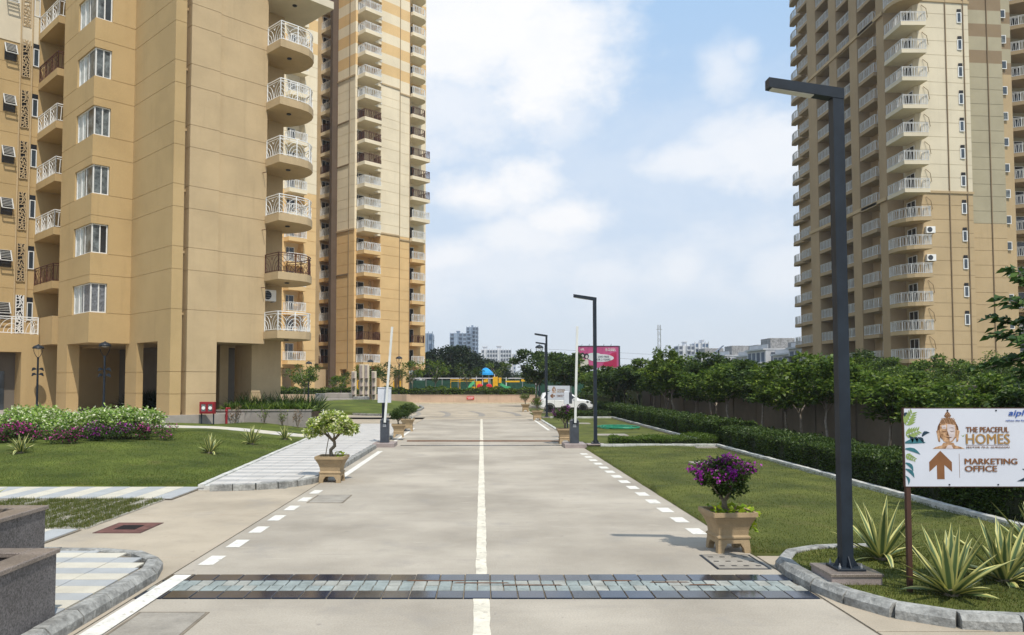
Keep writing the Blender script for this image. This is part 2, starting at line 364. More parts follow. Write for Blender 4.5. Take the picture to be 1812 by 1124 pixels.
def text(body, x, z, width, height, mat, parent, y=-.012, shear=0, bold=0., name='lettering', rz=0, space=1.0):
    c = bpy.data.curves.new(name, 'FONT'); c.body = body; c.size = 1; c.shear = shear; c.extrude = .002; c.resolution_u = 3; c.space_character = space
    t = bpy.data.objects.new(name, c); COL.objects.link(t); dg = bpy.context.evaluated_depsgraph_get(); me = bpy.data.meshes.new_from_object(t.evaluated_get(dg))
    bpy.data.objects.remove(t)
    co = np.empty(len(me.vertices) * 3, np.float32); me.vertices.foreach_get('co', co); co = co.reshape(-1, 3); mn = co.min(0); mxx = co.max(0)
    q = np.empty_like(co); q[:, 0] = (co[:, 0] - mn[0]) / (mxx[0] - mn[0]) * width + x; q[:, 2] = (co[:, 1] - mn[1]) / (mxx[1] - mn[1]) * height + z; q[:, 1] = y - co[:, 2] / .002 * .0015
    me.vertices.foreach_set('co', q.ravel()); me.update(); me.materials.clear()
    o = put(name, me, mat, parent)
    if bold:
        k = put(name, me, mat, o, (bold * height, -.0007, 0)); k = put(name, me, mat, o, (bold * height * .5, -.0004, bold * height * .25))
    return o
def plate(name, pts, mat, parent, y=-.008, th=.004):
    """flat printed shape on a board that faces -Y: pts are (x, z)"""
    n = len(pts); vs = [(x, y, z) for x, z in pts] + [(x, y + th, z) for x, z in pts]
    return MB().add(vs, [tuple(range(n))] + [(i, (i + 1) % n, n + (i + 1) % n, n + i) for i in range(n)]).build(name, mat, parent)

# railings -----------------------------------------------------------------
def path_pos(path):
    L = [0]
    for a, b in zip(path, path[1:]): L.append(L[-1] + math.dist(a, b))
    def f(s):
        s = max(0, min(L[-1], s))
        for i in range(len(path) - 1):
            if s <= L[i + 1] + 1e-9:
                t = (s - L[i]) / (L[i + 1] - L[i]); return tuple(path[i][k] + (path[i + 1][k] - path[i][k]) * t for k in (0, 1))
    return f, L
def railing(path, h=1.0, panel=.95, near=False, bar=.02, gap=.13, z=0):
    f, L = path_pos(path); T = L[-1]; mb = MB(); P = lambda s, v: (*f(s), z + v)
    ss = sorted(set([round(x, 4) for x in L] + [T * k / max(1, round(T / .25)) for k in range(max(1, round(T / .25)) + 1)])) if len(path) > 4 else L
    tb = bar * 2.0
    for a, b in zip(ss, ss[1:]):
        mb.bar(P(a, h), P(b, h), tb, tb * .8); mb.bar(P(a, .07), P(b, .07), bar * 1.4)
        mb.bar(P(a, h - .12), P(b, h - .12), bar * 1.1)
    corners = [L[0], L[-1]] if len(path) > 4 else L
    ends = []
    for a, b in zip(corners, corners[1:]):
        n = max(1, round((b - a) / panel)); ends += [(a + (b - a) * k / n, a + (b - a) * (k + 1) / n) for k in range(n)]
    for a, b in ends + [(T, T)]: mb.bar(P(a, 0), P(a, h), bar * 2)
    for a, b in ends:
        wd = b - a; hh = h - .12 - .07
        if near:
            for side in (0, 1):
                for k in range(1, 9):
                    r = wd * .17 * k; pts = []
                    for q in range(11):
                        th = math.pi / 2 * q / 10; u = r * math.cos(th) * .9; v = .07 + r * math.sin(th) * 1.15
                        if side: u = wd - u
                        else: u = u
                        ok = (u <= wd * .52 if not side else u >= wd * .48) and v <= h - .12 and 0 <= u <= wd
                        pts.append((a + u, v) if ok else None)
                    for p, q in zip(pts, pts[1:]):
                        if p and q: mb.bar(P(*p), P(*q), bar * .8)
        else:
            n = max(2, int(wd / gap))
            for k in range(1, n):
                u = a + wd * k / n; s = .5 * gap * (1 if k % 2 else -1)
                mb.bar(P(u, .07), P(u + s * .6, h - .12), bar)
    return mb
def window(mbf, mbp, x0, x1, z0, z1, y, n=2, fr=.06, dep=.06):
    """frame and panes of a window that faces -Y, its face at y"""
    mbf.box(x0, x1, y, y + dep, z0, z0 + fr); mbf.box(x0, x1, y, y + dep, z1 - fr, z1)
    for k in range(n + 1):
        x = x0 + (x1 - x0 - fr) * k / n; mbf.box(x, x + fr, y + .002, y + dep - .002, z0 + fr, z1 - fr)
    mbp.box(x0 + fr * .5, x1 - fr * .5, y + dep * .5, y + dep * .5 + .012, z0 + fr * .5, z1 - fr * .5)
def turned(mb, f):
    mb.v = [f(*p) for p in mb.v]; return mb
XF = {'-y': lambda p: (lambda x, y, z: (x, y, z)), '-x': lambda c: (lambda x, y, z: (y, -x, z)), '+x': lambda c: (lambda x, y, z: (-y, x, z))}
def wall_window(parent, face, u0, u1, z0, z1, plane, n=2, pane=None, fr=.06, frame=None, name='window', cache={}):
    """window on a wall facing -y or -x, shared mesh per size; plane is the wall's coordinate, stands 15 mm proud"""
    key = (face, round(u1 - u0, 3), round(z1 - z0, 3), n, fr)
    if key not in cache:
        a, b = MB(), MB(); window(a, b, 0, u1 - u0, 0, z1 - z0, -.065, n, fr, .07)
        t = (lambda x, y, z: (x, y, z)) if face == '-y' else (lambda x, y, z: (y, -x, z))
        turned(a, t); turned(b, t)
        cache[key] = (a.build(name, FRAME), b.build('pane', GLASS)); o, p = cache[key]; mo, mp = o.data, p.data
        bpy.data.objects.remove(o); bpy.data.objects.remove(p); cache[key] = (mo, mp)
    mo, mp = cache[key]
    loc = (u0, plane, z0) if face == '-y' else (plane, u1, z0)
    o = put(name, mo, frame or FRAME, parent, loc); put('pane', mp, pane or GLASS, o)
    return o
CREAMK = M('cream_kerb', (.62, .55, .38), .1, 2, .85)
# ---------------------------------------------------------------- the setting: ground, road, paving
def sheet(name, poly, z, mat, parent=None):
    o = MB().add([(x, y, z) for x, y in poly], [tuple(range(len(poly)))]).build(name, mat, parent)
    if o.data.polygons[0].normal.z < 0: o.data.flip_normals()
    return o
struct(sheet('ground', [(-1250, -60), (1250, -60), (1250, 1380), (-1250, 1380)], -.06, GROUND))
base = struct(sheet('pavement', [(-40, -12), (60, -12), (60, 8.0), (4.0, 8.0), (4.0, 97.3), (-40, 97.3)], -.022, JOINT))
road = struct(sheet('road', [(-4.06, -12), (3.98, -12), (3.98, 58), (-4.06, 58)], -.012, JOINT))
slab_cache = {}
def slab(x0, x1, y0, y1, mat, parent, z=0):
    g = .009; k = (round(x1 - x0, 3), round(y1 - y0, 3))
    if k not in slab_cache:
        a, b = x1 - x0, y1 - y0
        slab_cache[k] = MB().bbox(g, a - g, g, b - g, -.012, 0, .004).build('concrete_slab', mat); o = slab_cache[k]; slab_cache[k] = o.data; bpy.data.objects.remove(o)
    return put('concrete_slab', slab_cache[k], mat, parent, (x0, y0, z))
ys = [-8, -3.6, .8, 5.0, 9.3, 10.46] + [10.46 + 4.95 * k for k in range(1, 10)]
for a, b in zip(ys, ys[1:]):
    if abs(a - 9.3) < .01: continue
    slab(-4.05, 0, a, b, CONC, road); slab(0, 3.96, a, b, CONC, road)
# wide turning area and side entry in plain concrete
for x0, x1, y0, y1 in ((-12, -4.06, 11.5, 15.2), (-12, -4.06, 15.2, 18.9), (-40, -12, 11.5, 15.2), (-40, -12, 15.2, 18.9), (3.98, 20, 2.5, 8.1), (3.98, 5.6, 8.11, 11.6), (-5.6, -4.06, 7.2, 11.5), (3.98, 20, -8, 2.5), (-40, -16, 47, 58), (-16, -4.06, 47, 58),
                       (-40, -12, 58, 70), (-12, 4.0, 55.01, 67), (-40, -12, 70, 84), (-12, 4.6, 67, 82), (-40, -12, 84, 97), (-12, 8, 82, 97), (-4.65, -4.06, 18.9, 47)):
    slab(x0, x1, y0, y1, CONC2, base, -.002)
# road marking
def mark(poly, mat=LINE, name='road_marking', z=.004): return sheet(name, poly, z, mat, road)
rr = random.Random(3)
def rough_strip(x, y0, y1, w_, jit):
    n = max(2, int((y1 - y0) / .25)); ysx = [y0 + (y1 - y0) * k / n for k in range(n + 1)]
    L_ = [(x - w_ / 2 + rr.uniform(-jit, jit), y) for y in ysx]; R_ = [(x + w_ / 2 + rr.uniform(-jit, jit), y) for y in ysx]
    mb = MB(); mb.add([(a, b, .004) for a, b in L_] + [(a, b, .004) for a, b in R_], [(i, n + 1 + i, n + 2 + i, i + 1) for i in range(n)])
    return mb
rough_strip(0, -6, 9.29, .185, .011).build('centre_line', LINEY, road); rough_strip(0, 10.47, 55, .15, .008).build('centre_line', LINEY, road)
for k in range(7):
    y = 11.0 + 1.17 * k; mark([(-3.90, y), (-3.69, y), (-3.69, y + .58), (-3.90, y + .58)])
for k in range(14):
    y = 13.2 + 1.12 * k; mark([(3.50, y), (3.74, y), (3.74, y + .55), (3.50, y + .55)])
mark([(-3.98, -6), (-3.76, -6), (-3.76, 10.40), (-3.98, 10.40)], z=.0135)
mark([(-3.80, 20.6), (-3.62, 20.6), (-3.62, 29.2), (-3.80, 29.2)]); mark([(-3.80, 32.8), (-3.66, 32.8), (-3.66, 44), (-3.80, 44)]); mark([(3.5, 42), (3.64, 42), (3.64, 55), (3.5, 55)])
# tile strip across the road
strip = struct(sheet('tile_strip', [(-4.04, 9.31), (3.94, 9.31), (3.94, 10.45), (-4.04, 10.45)], -.009, JOINT))
def tiles(y0, y1, n, x0, x1, mats, name, off=0, g=.007):
    W_ = (x1 - x0) / n; meshes = []
    for q in range(3):
        a = rr.uniform(-.0015, .0015); o = MB().bbox(g, W_ - g, g, y1 - y0 - g, -.012, .008 + a, .004).build(name, mats[0]); meshes.append(o.data); bpy.data.objects.remove(o)
    for k in range(n):
        o = put(name, rr.choice(meshes), rr.choice(mats), strip, (x0 + k * W_, y0, rr.uniform(-.001, .002)))
        o.rotation_euler = (rr.uniform(-.004, .004), rr.uniform(-.003, .003), 0)
tiles(10.12, 10.45, 25, -4.04, 3.94, [SLATE, SLATE, SLATE2], 'border_tile'); tiles(9.31, 9.64, 25, -4.04, 3.94, [SLATE, SLATE, SLATE2], 'border_tile')
tiles(9.64, 9.88, 50, -4.04, 3.94, [SETT, SETT, SETT2], 'sett'); tiles(9.88, 10.12, 50, -4.0, 3.90, [SETT, SETT, SETT2], 'sett')
for x, y, l_ in ((-.95, 10.10, .75), (-.35, 9.99, .7), (.25, 9.885, .75), (1.5, 10.1, .4), (2.1, 10.03, .5), (2.55, 9.9, .35)):
    sheet('missing_sett', [(x, y - .022), (x + l_, y - .02), (x + l_ - .03, y + .02), (x + .04, y + .022)], .0125, RUST, strip)
# second pair of strips at the gate
g2 = struct(sheet('gate_channel', [(-3.25, 31.72), (3.45, 31.72), (3.45, 31.98), (-3.25, 31.98)], .006, SETT2))
for k in range(11):
    x = -3.24 + .605 * k; MB().bbox(x, x + .59, 31.76, 31.90, .004, .016, .004).build('cover', SLATE2, g2)
b2 = tag(MB().bbox(-3.2, 3.42, 34.0, 34.12, -.01, .045, .02).build('gate_rail', RUST), 'low rusty steel bar laid across the road behind the barrier', 'speed bump')
# covers let into the road
def cover(name, x0, x1, y0, y1, mat, label, holes=False, frame=None, tilt=0):
    o = tag(MB().bbox(x0, x1, y0, y1, -.01, .010, .004).build(name, mat), label, 'drain cover')
    e = MB()
    for a in ((x0 - .035, x0 - .006, y0 - .035, y1 + .035), (x1 + .006, x1 + .035, y0 - .035, y1 + .035), (x0 - .006, x1 + .006, y0 - .035, y0 - .006), (x0 - .006, x1 + .006, y1 + .006, y1 + .035)): e.box(*a, -.01, .007)
    e.build('frame', frame or JOINT, o)
    if holes:
        for i in range(4):
            for j in range(3):
                hx = x0 + (x1 - x0) * (i + .5) / 4; hy = y0 + (y1 - y0) * (j + .5) / 3
                MB().box(hx - .035, hx + .035, hy - .02, hy + .02, .009, .0125).build('lifting_hole', BLACK, o)
    return o
CONCG = M('cover_concrete', (.30, .275, .235), .15, 3, .85, .4, 60, fine=.12)
cover('drain_cover', 3.20, 3.86, 10.78, 11.60, CONCG, 'square grey concrete drain cover with lifting slots in front of the purple planter', True, DARK)
cover('drain_cover', -3.62, -2.92, 16.65, 17.75, CONCG, 'flush concrete drain cover on the road in front of the white flowered pot')
cover('drain_cover', -3.70, -3.0, 7.9, 8.72, CONCG, 'large flush concrete cover crossed by the wide white line bottom left')
dg = cover('drain_grate', -6.45, -5.72, 13.35, 14.25, M('red_oxide', (.14, .065, .055), .25, 6, .7), 'rusty red square drain grate beside the grass paver patch', False, M('red_oxide2', (.10, .055, .05), .3, 6, .8))
for k in range(7): MB().box(-6.27, -5.9, 13.60 + k * .06, 13.625 + k * .06, .008, .016).build('grate_slot', BLACK, dg)
# kerbs: stones set end to end along a line
def kerb(pts, wd, h, stone, mat, root, z=0, chamfer=.05, gap=.012, outer=1):
    f, L = path_pos(pts); T = L[-1]; n = max(1, round(T / stone)); rk = random.Random(int(T * 100)); cache = {}
    for k in range(n):
        s0, s1 = T * k / n + gap / 2, T * (k + 1) / n - gap / 2
        a, b = Vector(f(s0)), Vector(f(s1)); d = b - a; ln = round(d.length, 2)
        if ln not in cache:
            q = MB(); hw = wd / 2; c = chamfer
            pr = [(-hw, -.05), (hw, -.05), (hw, h - c), (hw - c * .9, h), (-hw + c * .25, h), (-hw, h - c * .25)]
            if outer < 0: pr = [(-u, v) for u, v in pr][::-1]
            q.loft([[(0, u, v) for u, v in pr], [(ln, u, v) for u, v in pr]]); o = q.build('kerb_stone', mat); cache[ln] = o.data; bpy.data.objects.remove(o)
        o = put('kerb_stone', cache[ln], mat, root, (a.x, a.y, z + rk.uniform(-.006, .006))); o.rotation_euler = (0, 0, math.atan2(d.y, d.x) + rk.uniform(-.008, .008))
def arc(cx, cy, r, a0, a1, n=8, ry=None): return [(cx + r * math.cos(R(a0 + (a1 - a0) * k / n)), cy + (ry or r) * math.sin(R(a0 + (a1 - a0) * k / n))) for k in range(n + 1)]
def kroot(x, y): o = bpy.data.objects.new('kerb', None); COL.objects.link(o); o['kind'] = 'structure'; return o
K = kroot(0, 0)
kerb([(-4.22, -4), (-4.22, 9.9)] + arc(-5.45, 10.15, 1.23, 0, 90, 7) + [(-5.9, 11.4), (-14, 11.45)], .20, .155, .62, KERB, K, 0, .07, outer=-1)
kerb([(-6.3, 18.5)] + [(-5.75, 18.58), (-5.2, 18.75), (-4.7, 19.1), (-4.32, 19.65), (-4.15, 20.3), (-4.12, 21.5), (-4.12, 30.4)], .2, .15, .5, KERB, K, 0, .06)
kerb([(-4.12, 32.4), (-4.12, 46.6)], .2, .13, .8, KERB, K, 0, .05)
kerb([(6.0, 11.75), (5.2, 11.72), (4.7, 11.6), (4.32, 11.3), (4.10, 10.9), (4.02, 10.4), (4.05, 9.8), (4.16, 9.2), (4.34, 8.75), (4.62, 8.4), (5.0, 8.22), (5.6, 8.16), (13, 8.15)], .20, .145, .58, KERB, K, 0, .06, outer=-1)
K2 = kroot(0, 0)
kerb([(9.33, 31.42), (9.22, 12.0)], .16, .10, .45, KERBW, K2, .0, .02); kerb([(4.7, 31.42), (9.4, 31.42)], .16, .10, .45, KERBW, K2, 0, .02)
kerb([(9.35, 56.6), (9.35, 34.0)], .16, .12, .8, KERBW, K2, .0, .02); kerb([(4.9, 56.6), (9.35, 56.6)], .16, .12, .8, KERBW, K2, 0, .02)
kerb([(4.02, 34.5), (4.02, 57)], .14, .06, 1., KERBW, K2, 0, .02)
K3 = kroot(0, 0)
kerb([(-13, 97.25), (6.6, 97.25)], .35, .10, 1.2, CREAMK, K3, 0, .03)
kerb([(-22, 63), (-15, 64.5), (-12, 64.5), (-9, 61.2), (-7.6, 60.5), (-6.6, 62), (-6.0, 66), (-5.6, 72), (-5.75, 78), (-6.5, 84)], .25, .16, 1.0, KERB, K3, 0, .05)
# striped paving
def paverset(rootname, poly, cells, mats, zt, g=.006, name='paver'):
    rt = struct(sheet(rootname, poly, zt - .018, JOINT)); cache = {}
    for x0, x1, y0, y1, k in cells:
        q = (round(x1 - x0, 3), round(y1 - y0, 3))
        if q not in cache:
            o = MB().bbox(g, q[0] - g, g, q[1] - g, -.02, 0, .004).build(name, mats[0]); cache[q] = o.data; bpy.data.objects.remove(o)
        put(name, cache[q], mats[k], rt, (x0, y0, zt + rr.uniform(-.002, .002)))
    return rt
cells = []
for j in range(14):
    y0 = 7.2 + j * .3; y1 = min(y0 + .3, 11.24); xr = -4.35 if y1 < 10.16 else -5.45 + math.sqrt(max(.01, 1.09 ** 2 - (y1 - 10.15) ** 2)); x = -9.1
    while x < xr - .05: cells.append((x, min(x + .6, xr), y0, y1, j % 2)); x += .6
paverset('pavement', [(-14, 6), (-4.34, 6), (-4.34, 10.1), (-4.7, 10.85), (-5.4, 11.25), (-14, 11.25)], cells, [PAVC, PAVG], .15)
cells = [(-20.1 + i * .42, -19.68 + i * .42, 17.12, 18.98, i % 2) for i in range(32)]
paverset('pavement', [(-20.2, 17.05), (-6.62, 17.05), (-6.62, 19.05), (-20.2, 19.05)], cells, [PAVC, PAVG], .035)
cells = [(-14.4 + i * .42, -13.98 + i * .42, 12.2, 13.55, i % 2) for i in range(18)]
paverset('pavement', [(-14.5, 12.1), (-6.8, 12.1), (-6.8, 13.6), (-14.5, 13.6)], cells, [PAVC, PAVG], .03)
# footpath beside the road, stripes across it; its left edge flares out as it goes back
def pl(y): return -6.45 - .062 * (y - 19) if y < 36 else -7.5 + .05 * (y - 36)
cells = []
y = 18.85; j = 0
while y < 46.5:
    x0 = pl(y); st = .42
    xr = -4.24 if y > 20.4 else (-5.3 if y < 19.2 else -4.55)
    n = 4 if y < 34 else 1
    for i in range(n): cells.append((x0 + (xr - x0) * i / n, x0 + (xr - x0) * (i + 1) / n, y, y + st, j % 2))
    y += st; j += 1
rt = struct(MB().prism([(-6.62, 18.62), (-5.6, 18.68), (-4.7, 19.25), (-4.22, 20.3), (-4.22, 46.6), (-7.05, 46.6), (-7.66, 36), (-6.68, 19.5)], -.03, .10).build('path', KERBW))
cache = {}
for x0, x1, y0, y1, k in cells:
    put('paver', MB().bbox(x0 + .006, x1 - .006, y0 + .006, y1 - .006, .09, .125, .004).build('x', PATHA).data, (PATHA, PATHB)[k], rt)
for o in [o for o in bpy.data.objects if o.name.split('.')[0] == 'x']: bpy.data.objects.remove(o)
kerb([(-6.55, 18.6), (-6.62, 19.5), (-7.62, 36.0)], .14, .03, .6, KERBW, K2, .105, .01)
# grass pavers
gp = struct(sheet('grass_paving', [(-13, 13.62), (-6.75, 13.62), (-6.72, 17.03), (-13, 17.03)], -.012, SOIL))
o = MB()
for a in ((0, .40, 0, .07), (0, .40, .33, .40), (0, .07, .07, .33), (.33, .40, .07, .33), (.17, .23, .07, .33)): o.box(*a, -.01, .02)
gm = o.build('x', GPAVE).data
for i in range(15):
    for j in range(8): put('grass_paver', gm, GPAVE, gp, (-12.9 + .41 * i, 13.68 + .42 * j, rr.uniform(-.004, .004)))
bpy.data.objects.remove(bpy.data.objects['x'])

# lawns -------------------------------------------------------------------
def lawn_h(x, y):
    """left lawn: a mound that rises away from the road and the front edge"""
    e = min(max(0, (y - 19.1) / 9), 1); e = e * e * (3 - 2 * e)
    r = min(max(0, (pl(max(19, min(y, 46))) - x) / 5.0), 1); r = r * r * (3 - 2 * r)
    f = min(max(0, (y - 30) / 14), 1)
    wob = .02 * math.sin(x * 1.3 + y * .7) * min(e, r)
    return .055 + .07 * min(1, e * 3) * r + .33 * e * r + .42 * f * min(1, max(0, (-13.5 - x) / 4)) + wob
def grid_lawn(name, xs, ys_, hf, mask, mat):
    idx = {}; mb = MB()
    for j, y in enumerate(ys_):
        for i, x in enumerate(xs):
            p = mask(x, y); idx[i, j] = len(mb.v); mb.v.append((p[0], p[1], hf(*p)))
    for j in range(len(ys_) - 1):
        for i in range(len(xs) - 1): mb.f.append((idx[i, j], idx[i + 1, j], idx[i + 1, j + 1], idx[i, j + 1]))
    m, n_ = len(xs), len(ys_)
    for (i, j), k in idx.items():
        if i in (0, m - 1) or j in (0, n_ - 1): mb.v[k] = (*mb.v[k][:2], -.03)
    return struct(mb.build(name, mat, smooth=True))
xs_ = list(np.linspace(0, .998, 70)) + [1.0]; ysl = [19.08] + list(np.linspace(19.13, 48, 80))
def lm(u, y):
    xr = pl(y) - .10 if y < 36 else -7.6 + .085 * (y - 36)
    return (-42 + (xr + 42) * u ** .5, y)
grid_lawn('lawn', xs_, ysl, lawn_h, lm, LAWN)
rt = bpy.data.objects.new('path', None); COL.objects.link(rt); rt['kind'] = 'structure'
sm_ = MB().bbox(.006, .95, 0, 1.35, -.06, 0, .01).build('paving_slab', PAVC); smd = sm_.data; bpy.data.objects.remove(sm_)
for k in range(15):
    x = -22 + k * .96; z0, z1 = lawn_h(x, 36.4), lawn_h(x + .96, 36.4); o = put('paving_slab', smd, (PAVC, PATHA)[k % 2], rt, (x, 35.75, z0 + .03)); o.rotation_euler.y = -math.atan2(z1 - z0, .96)
def flat(z): return lambda x, y: z + .012 * math.sin(x * 2.1 + y * .6) + .012 * math.sin(y * 1.7 - x)
def wavy(x, y, e): return e + .03 * math.sin(y * 3.1) + .02 * math.sin(y * 7.3)
grid_lawn('lawn', [0] + list(np.linspace(.008, 1, 24)), list(np.linspace(11.55, 31.36, 60)), flat(.035), lambda u, y: ((wavy(0, y, 3.99)) + (9.2 - 3.99) * u, y), LAWNR)
grid_lawn('lawn', [0] + list(np.linspace(.008, 1, 24)), list(np.linspace(32.5, 56.55, 40)), flat(.03), lambda u, y: (4.1 + (9.3 - 4.1) * u, y), LAWNR)
grid_lawn('lawn', list(np.linspace(0, 1, 10)), list(np.linspace(56.7, 76, 20)), flat(.05), lambda u, y: (4.1 + 6 * u, y), LAWNR)
struct(sheet('lawn', [(9.2, 8.5), (30, 8.5), (30, 76), (9.2, 76)], .02, SOIL))
isl = [(5.6, 8.3), (5.0, 8.36), (4.68, 8.52), (4.44, 8.85), (4.27, 9.25), (4.16, 9.8), (4.13, 10.4), (4.2, 10.85), (4.4, 11.2), (4.74, 11.48), (5.2, 11.6), (6, 11.63), (14, 11.63), (14, 8.3)]
struct(sheet('lawn', isl, .11, LAWNR))
def isle(x, y):
    return .14 + .75 * max(0, 1 - ((x + 12) / 8.5) ** 2 - ((y - 76) / 15) ** 2)
def im(u, y):
    f = np.interp(y, [60.6, 61.5, 62.5, 66, 72, 78, 84, 90], [-7.6, -6.9, -6.65, -6.15, -5.75, -5.9, -6.6, -8]); l_ = np.interp(y, [60.6, 62, 64.6, 66], [-7.7, -9.5, -16, -22]); return (l_ + (f - l_) * u, y)
grid_lawn('lawn', list(np.linspace(0, 1, 20)), list(np.linspace(60.6, 90, 24)), isle, im, LAWN)
# tyre marks and a darker sett band in the turning area
for cx, cy, r0, a0, a1, wd in ((-14, 62, 9.2, -12, 30, .35), (-12, 62, 9.6, -10, 28, .45), (-9.5, 62, 9.8, -8, 27, .5), (-6.5, 62, 9.6, -6, 30, .5)):
    p = arc(cx, cy, r0, a0, a1, 10, r0 * 1.9); q = arc(cx, cy, r0 - wd, a0, a1, 10, (r0 - wd) * 1.9)
    MB().add([(a, b, .006) for a, b in p + q], [(i, i + 1, 12 + i, 11 + i) for i in range(10)]).build('tyre_mark', M('tyre_mark', (.27, .25, .22), .2, 2, .9) if 'tyre_mark' not in MATS else MATS['tyre_mark'], base)
sheet('tyre_mark', [(-11, 57.6), (3.2, 57.4), (3.2, 57.8), (-11, 58.1)], .004, MATS['tyre_mark'], base); sheet('tyre_mark', [(-10, 60.6), (-2, 59.0), (-2, 59.3), (-10, 61.0)], .004, MATS['tyre_mark'], base)
# small cover slabs and the green hose on the right lawns
for x0, x1, y0, y1, lb in ((6.45, 7.15, 24.3, 24.8, 'pale concrete slab set in the near right lawn behind the purple planter'), (8.2, 9.0, 30.3, 30.55, 'narrow pale slab at the back edge of the near right lawn'),
                           (5.4, 6.9, 37.2, 38.3, 'pale slab in the far right lawn in front of the green hose'), (5.2, 6.6, 48, 48.9, 'pale slab in the far right lawn behind the gate lamp')):
    tag(MB().bbox(x0, x1, y0, y1, .0, .062, .01).build('cover_slab', CONCG), lb, 'concrete slab')
hp = []
for k in range(120):
    a = k * .33; r_ = .45 + .25 * math.sin(k * .41) + .0035 * k; hp.append((7.35 + r_ * math.cos(a) * 1.2, 43.2 + r_ * math.sin(a) * 1.7, .07 + .02 * (k % 5) / 5 + .0006 * k))
tag(MB().tube(hp, .03, 5).build('garden_hose', HOSE), 'coiled green garden hose lying on the far right lawn', 'hose')
# mown grass: blades near the camera
def grass(name, pts, mat, L, seed):
    r = np.random.default_rng(seed); N = len(pts); d = r.normal(size=(N, 3)) * .45; d[:, 2] = 1
    a = r.uniform(0, 6.283, N); sd = np.stack([np.cos(a), np.sin(a), 0 * a], 1) * r.uniform(.003, .007, (N, 1)); d /= np.linalg.norm(d, axis=1, keepdims=True); h = L * r.uniform(.5, 1.3, (N, 1))
    V = np.empty((N, 3, 3)); V[:, 0] = pts - sd; V[:, 1] = pts + sd; V[:, 2] = pts + d * h
    return stuff(put(name, quads(name, V.reshape(-1, 3), np.arange(N * 3).reshape(N, 3)), mat))
r = np.random.default_rng(1)
def scatter(n, x0, x1, y0, y1, hf, ok=lambda x, y: True, bias=1.0):
    P = []
    u = r.uniform(size=(n, 2))
    for a, b in u:
        x = x0 + (x1 - x0) * a; y = y0 + (y1 - y0) * b ** bias
        if ok(x, y): P.append((x, y, hf(x, y)))
    return np.array(P)
grass('grass', scatter(75000, 3.95, 9.2, 11.6, 31.3, flat(.03), lambda x, y: x > wavy(0, y, 3.95), 1.5), GRASSR, .032, 2)
def inpoly(x, y, P):
    c = False; j = len(P) - 1
    for i in range(len(P)):
        if (P[i][1] > y) != (P[j][1] > y) and x < (P[j][0] - P[i][0]) * (y - P[i][1]) / (P[j][1] - P[i][1]) + P[i][0]: c = not c
        j = i
    return c
grass('grass', scatter(30000, 4.1, 9, 8.3, 11.65, lambda x, y: .108, lambda x, y: inpoly(x, y, isl)), GRASSR, .04, 3)
grass('grass', scatter(70000, -15, -6.4, 19.1, 34, lawn_h, lambda x, y: x < pl(y) - .1, 1.4), GRASS, .036, 4)
P = []
for i in range(15):
    for j in range(8):
        for cx in (.12, .28):
            if r.uniform() < .08: continue
            n = 230; q = np.stack([-12.9 + .41 * i + cx + r.uniform(-.11, .11, n), 13.68 + .42 * j + .2 + r.uniform(-.21, .21, n), np.full(n, -.005)], 1); P.append(q)
grass('grass', np.concatenate(P), GRASSR, .10, 5)
# ---------------------------------------------------------------- near left apartment block (turned 45 degrees to the road)
FH = 3.11
def rail_obj(mesh_cache, key, path, parent, loc, mat, **k):
    if key not in mesh_cache:
        o = railing(path, **k).build('railing', mat); mesh_cache[key] = o.data; bpy.data.objects.remove(o)
    return put('railing', mesh_cache[key], mat, parent, loc)
RC = {}
A = thing('apartment_block', 'tan rendered apartment block at left with white railed rounded balconies on its corner', 'building', (-15.2, 38.6, 0), R(45))
OUT = [(0, 0), (.56, 0), (.56, .6), (.83, .6), (.83, 0), (2.4, 0), (2.4, .14), (5.19, .14), (5.19, 1.5), (7, 1.5), (7, 24), (-14, 24), (-14, 14.85), (.4, 14.85), (.4, 9.95), (-2.08, 9.95), (-2.08, 5.1), (0, 5.1)]
NOT = OUT[:15] + [(-2.08, 9.95), (-2.08, 7.68), (-1.9, 7.68), (-1.9, 5.28), (-1.2, 5.28), (-1.2, 5.1), (0, 5.1)]
NOT = OUT[:16] + [(-2.08, 7.68), (-1.90, 7.68), (-1.90, 5.28), (-1.2, 5.28), (-1.2, 5.1), (0, 5.1)]
OL = [p for p in OUT if p[0] < .5 or p[0] == .56 or p[1] in (14.85, 9.95, 5.1)]
OR_ = [(.83, 0), (2.4, 0), (2.4, .14), (5.19, .14), (5.19, 1.5), (7, 1.5), (7, 24), (.83, 24)]
OL = [(0, 0), (.56, 0), (.56, .6), (.829, .6), (.829, 24), (-14, 24), (-14, 14.85), (.4, 14.85), (.4, 9.95), (-2.08, 9.95), (-2.08, 5.1), (0, 5.1)]
NOT = OL[:10] + [(-2.08, 7.68), (-1.90, 7.68), (-1.90, 5.28), (-1.2, 5.28), (-1.2, 5.1), (0, 5.1)]
IN = inset(OL, .014); INR = inset(OR_, .014)
up = MB(); up.prism(IN, -.03, 0); up.prism(NOT, 0, 1.54); up.prism(OL, 1.54, 1.95)
lo = MB(); lo.prism(IN, 1.95, 1.98); lo.prism(OL, 1.98, FH - .03)
ur = MB(); ur.prism(INR, -.03, 0); ur.prism(OR_, 0, 1.95); ur.prism(INR, 1.95, 1.98); ur.prism(OR_, 1.98, FH - .03); o3 = ur.build('wall_panel', TANR); m3 = o3.data; bpy.data.objects.remove(o3)
o1 = up.build('wall_panel', TAN); o2 = lo.build('wall_panel', TAN); m1, m2 = o1.data, o2.data; bpy.data.objects.remove(o1); bpy.data.objects.remove(o2)
MB().prism(OL, 4.6, 6.14).build('wall_panel', TAN, A); MB().prism(OR_, 4.6, 6.14).build('wall_panel', TANR, A)
bay = [(-2.085, 9.95), (-2.085, 5.1), (0, 5.095)]
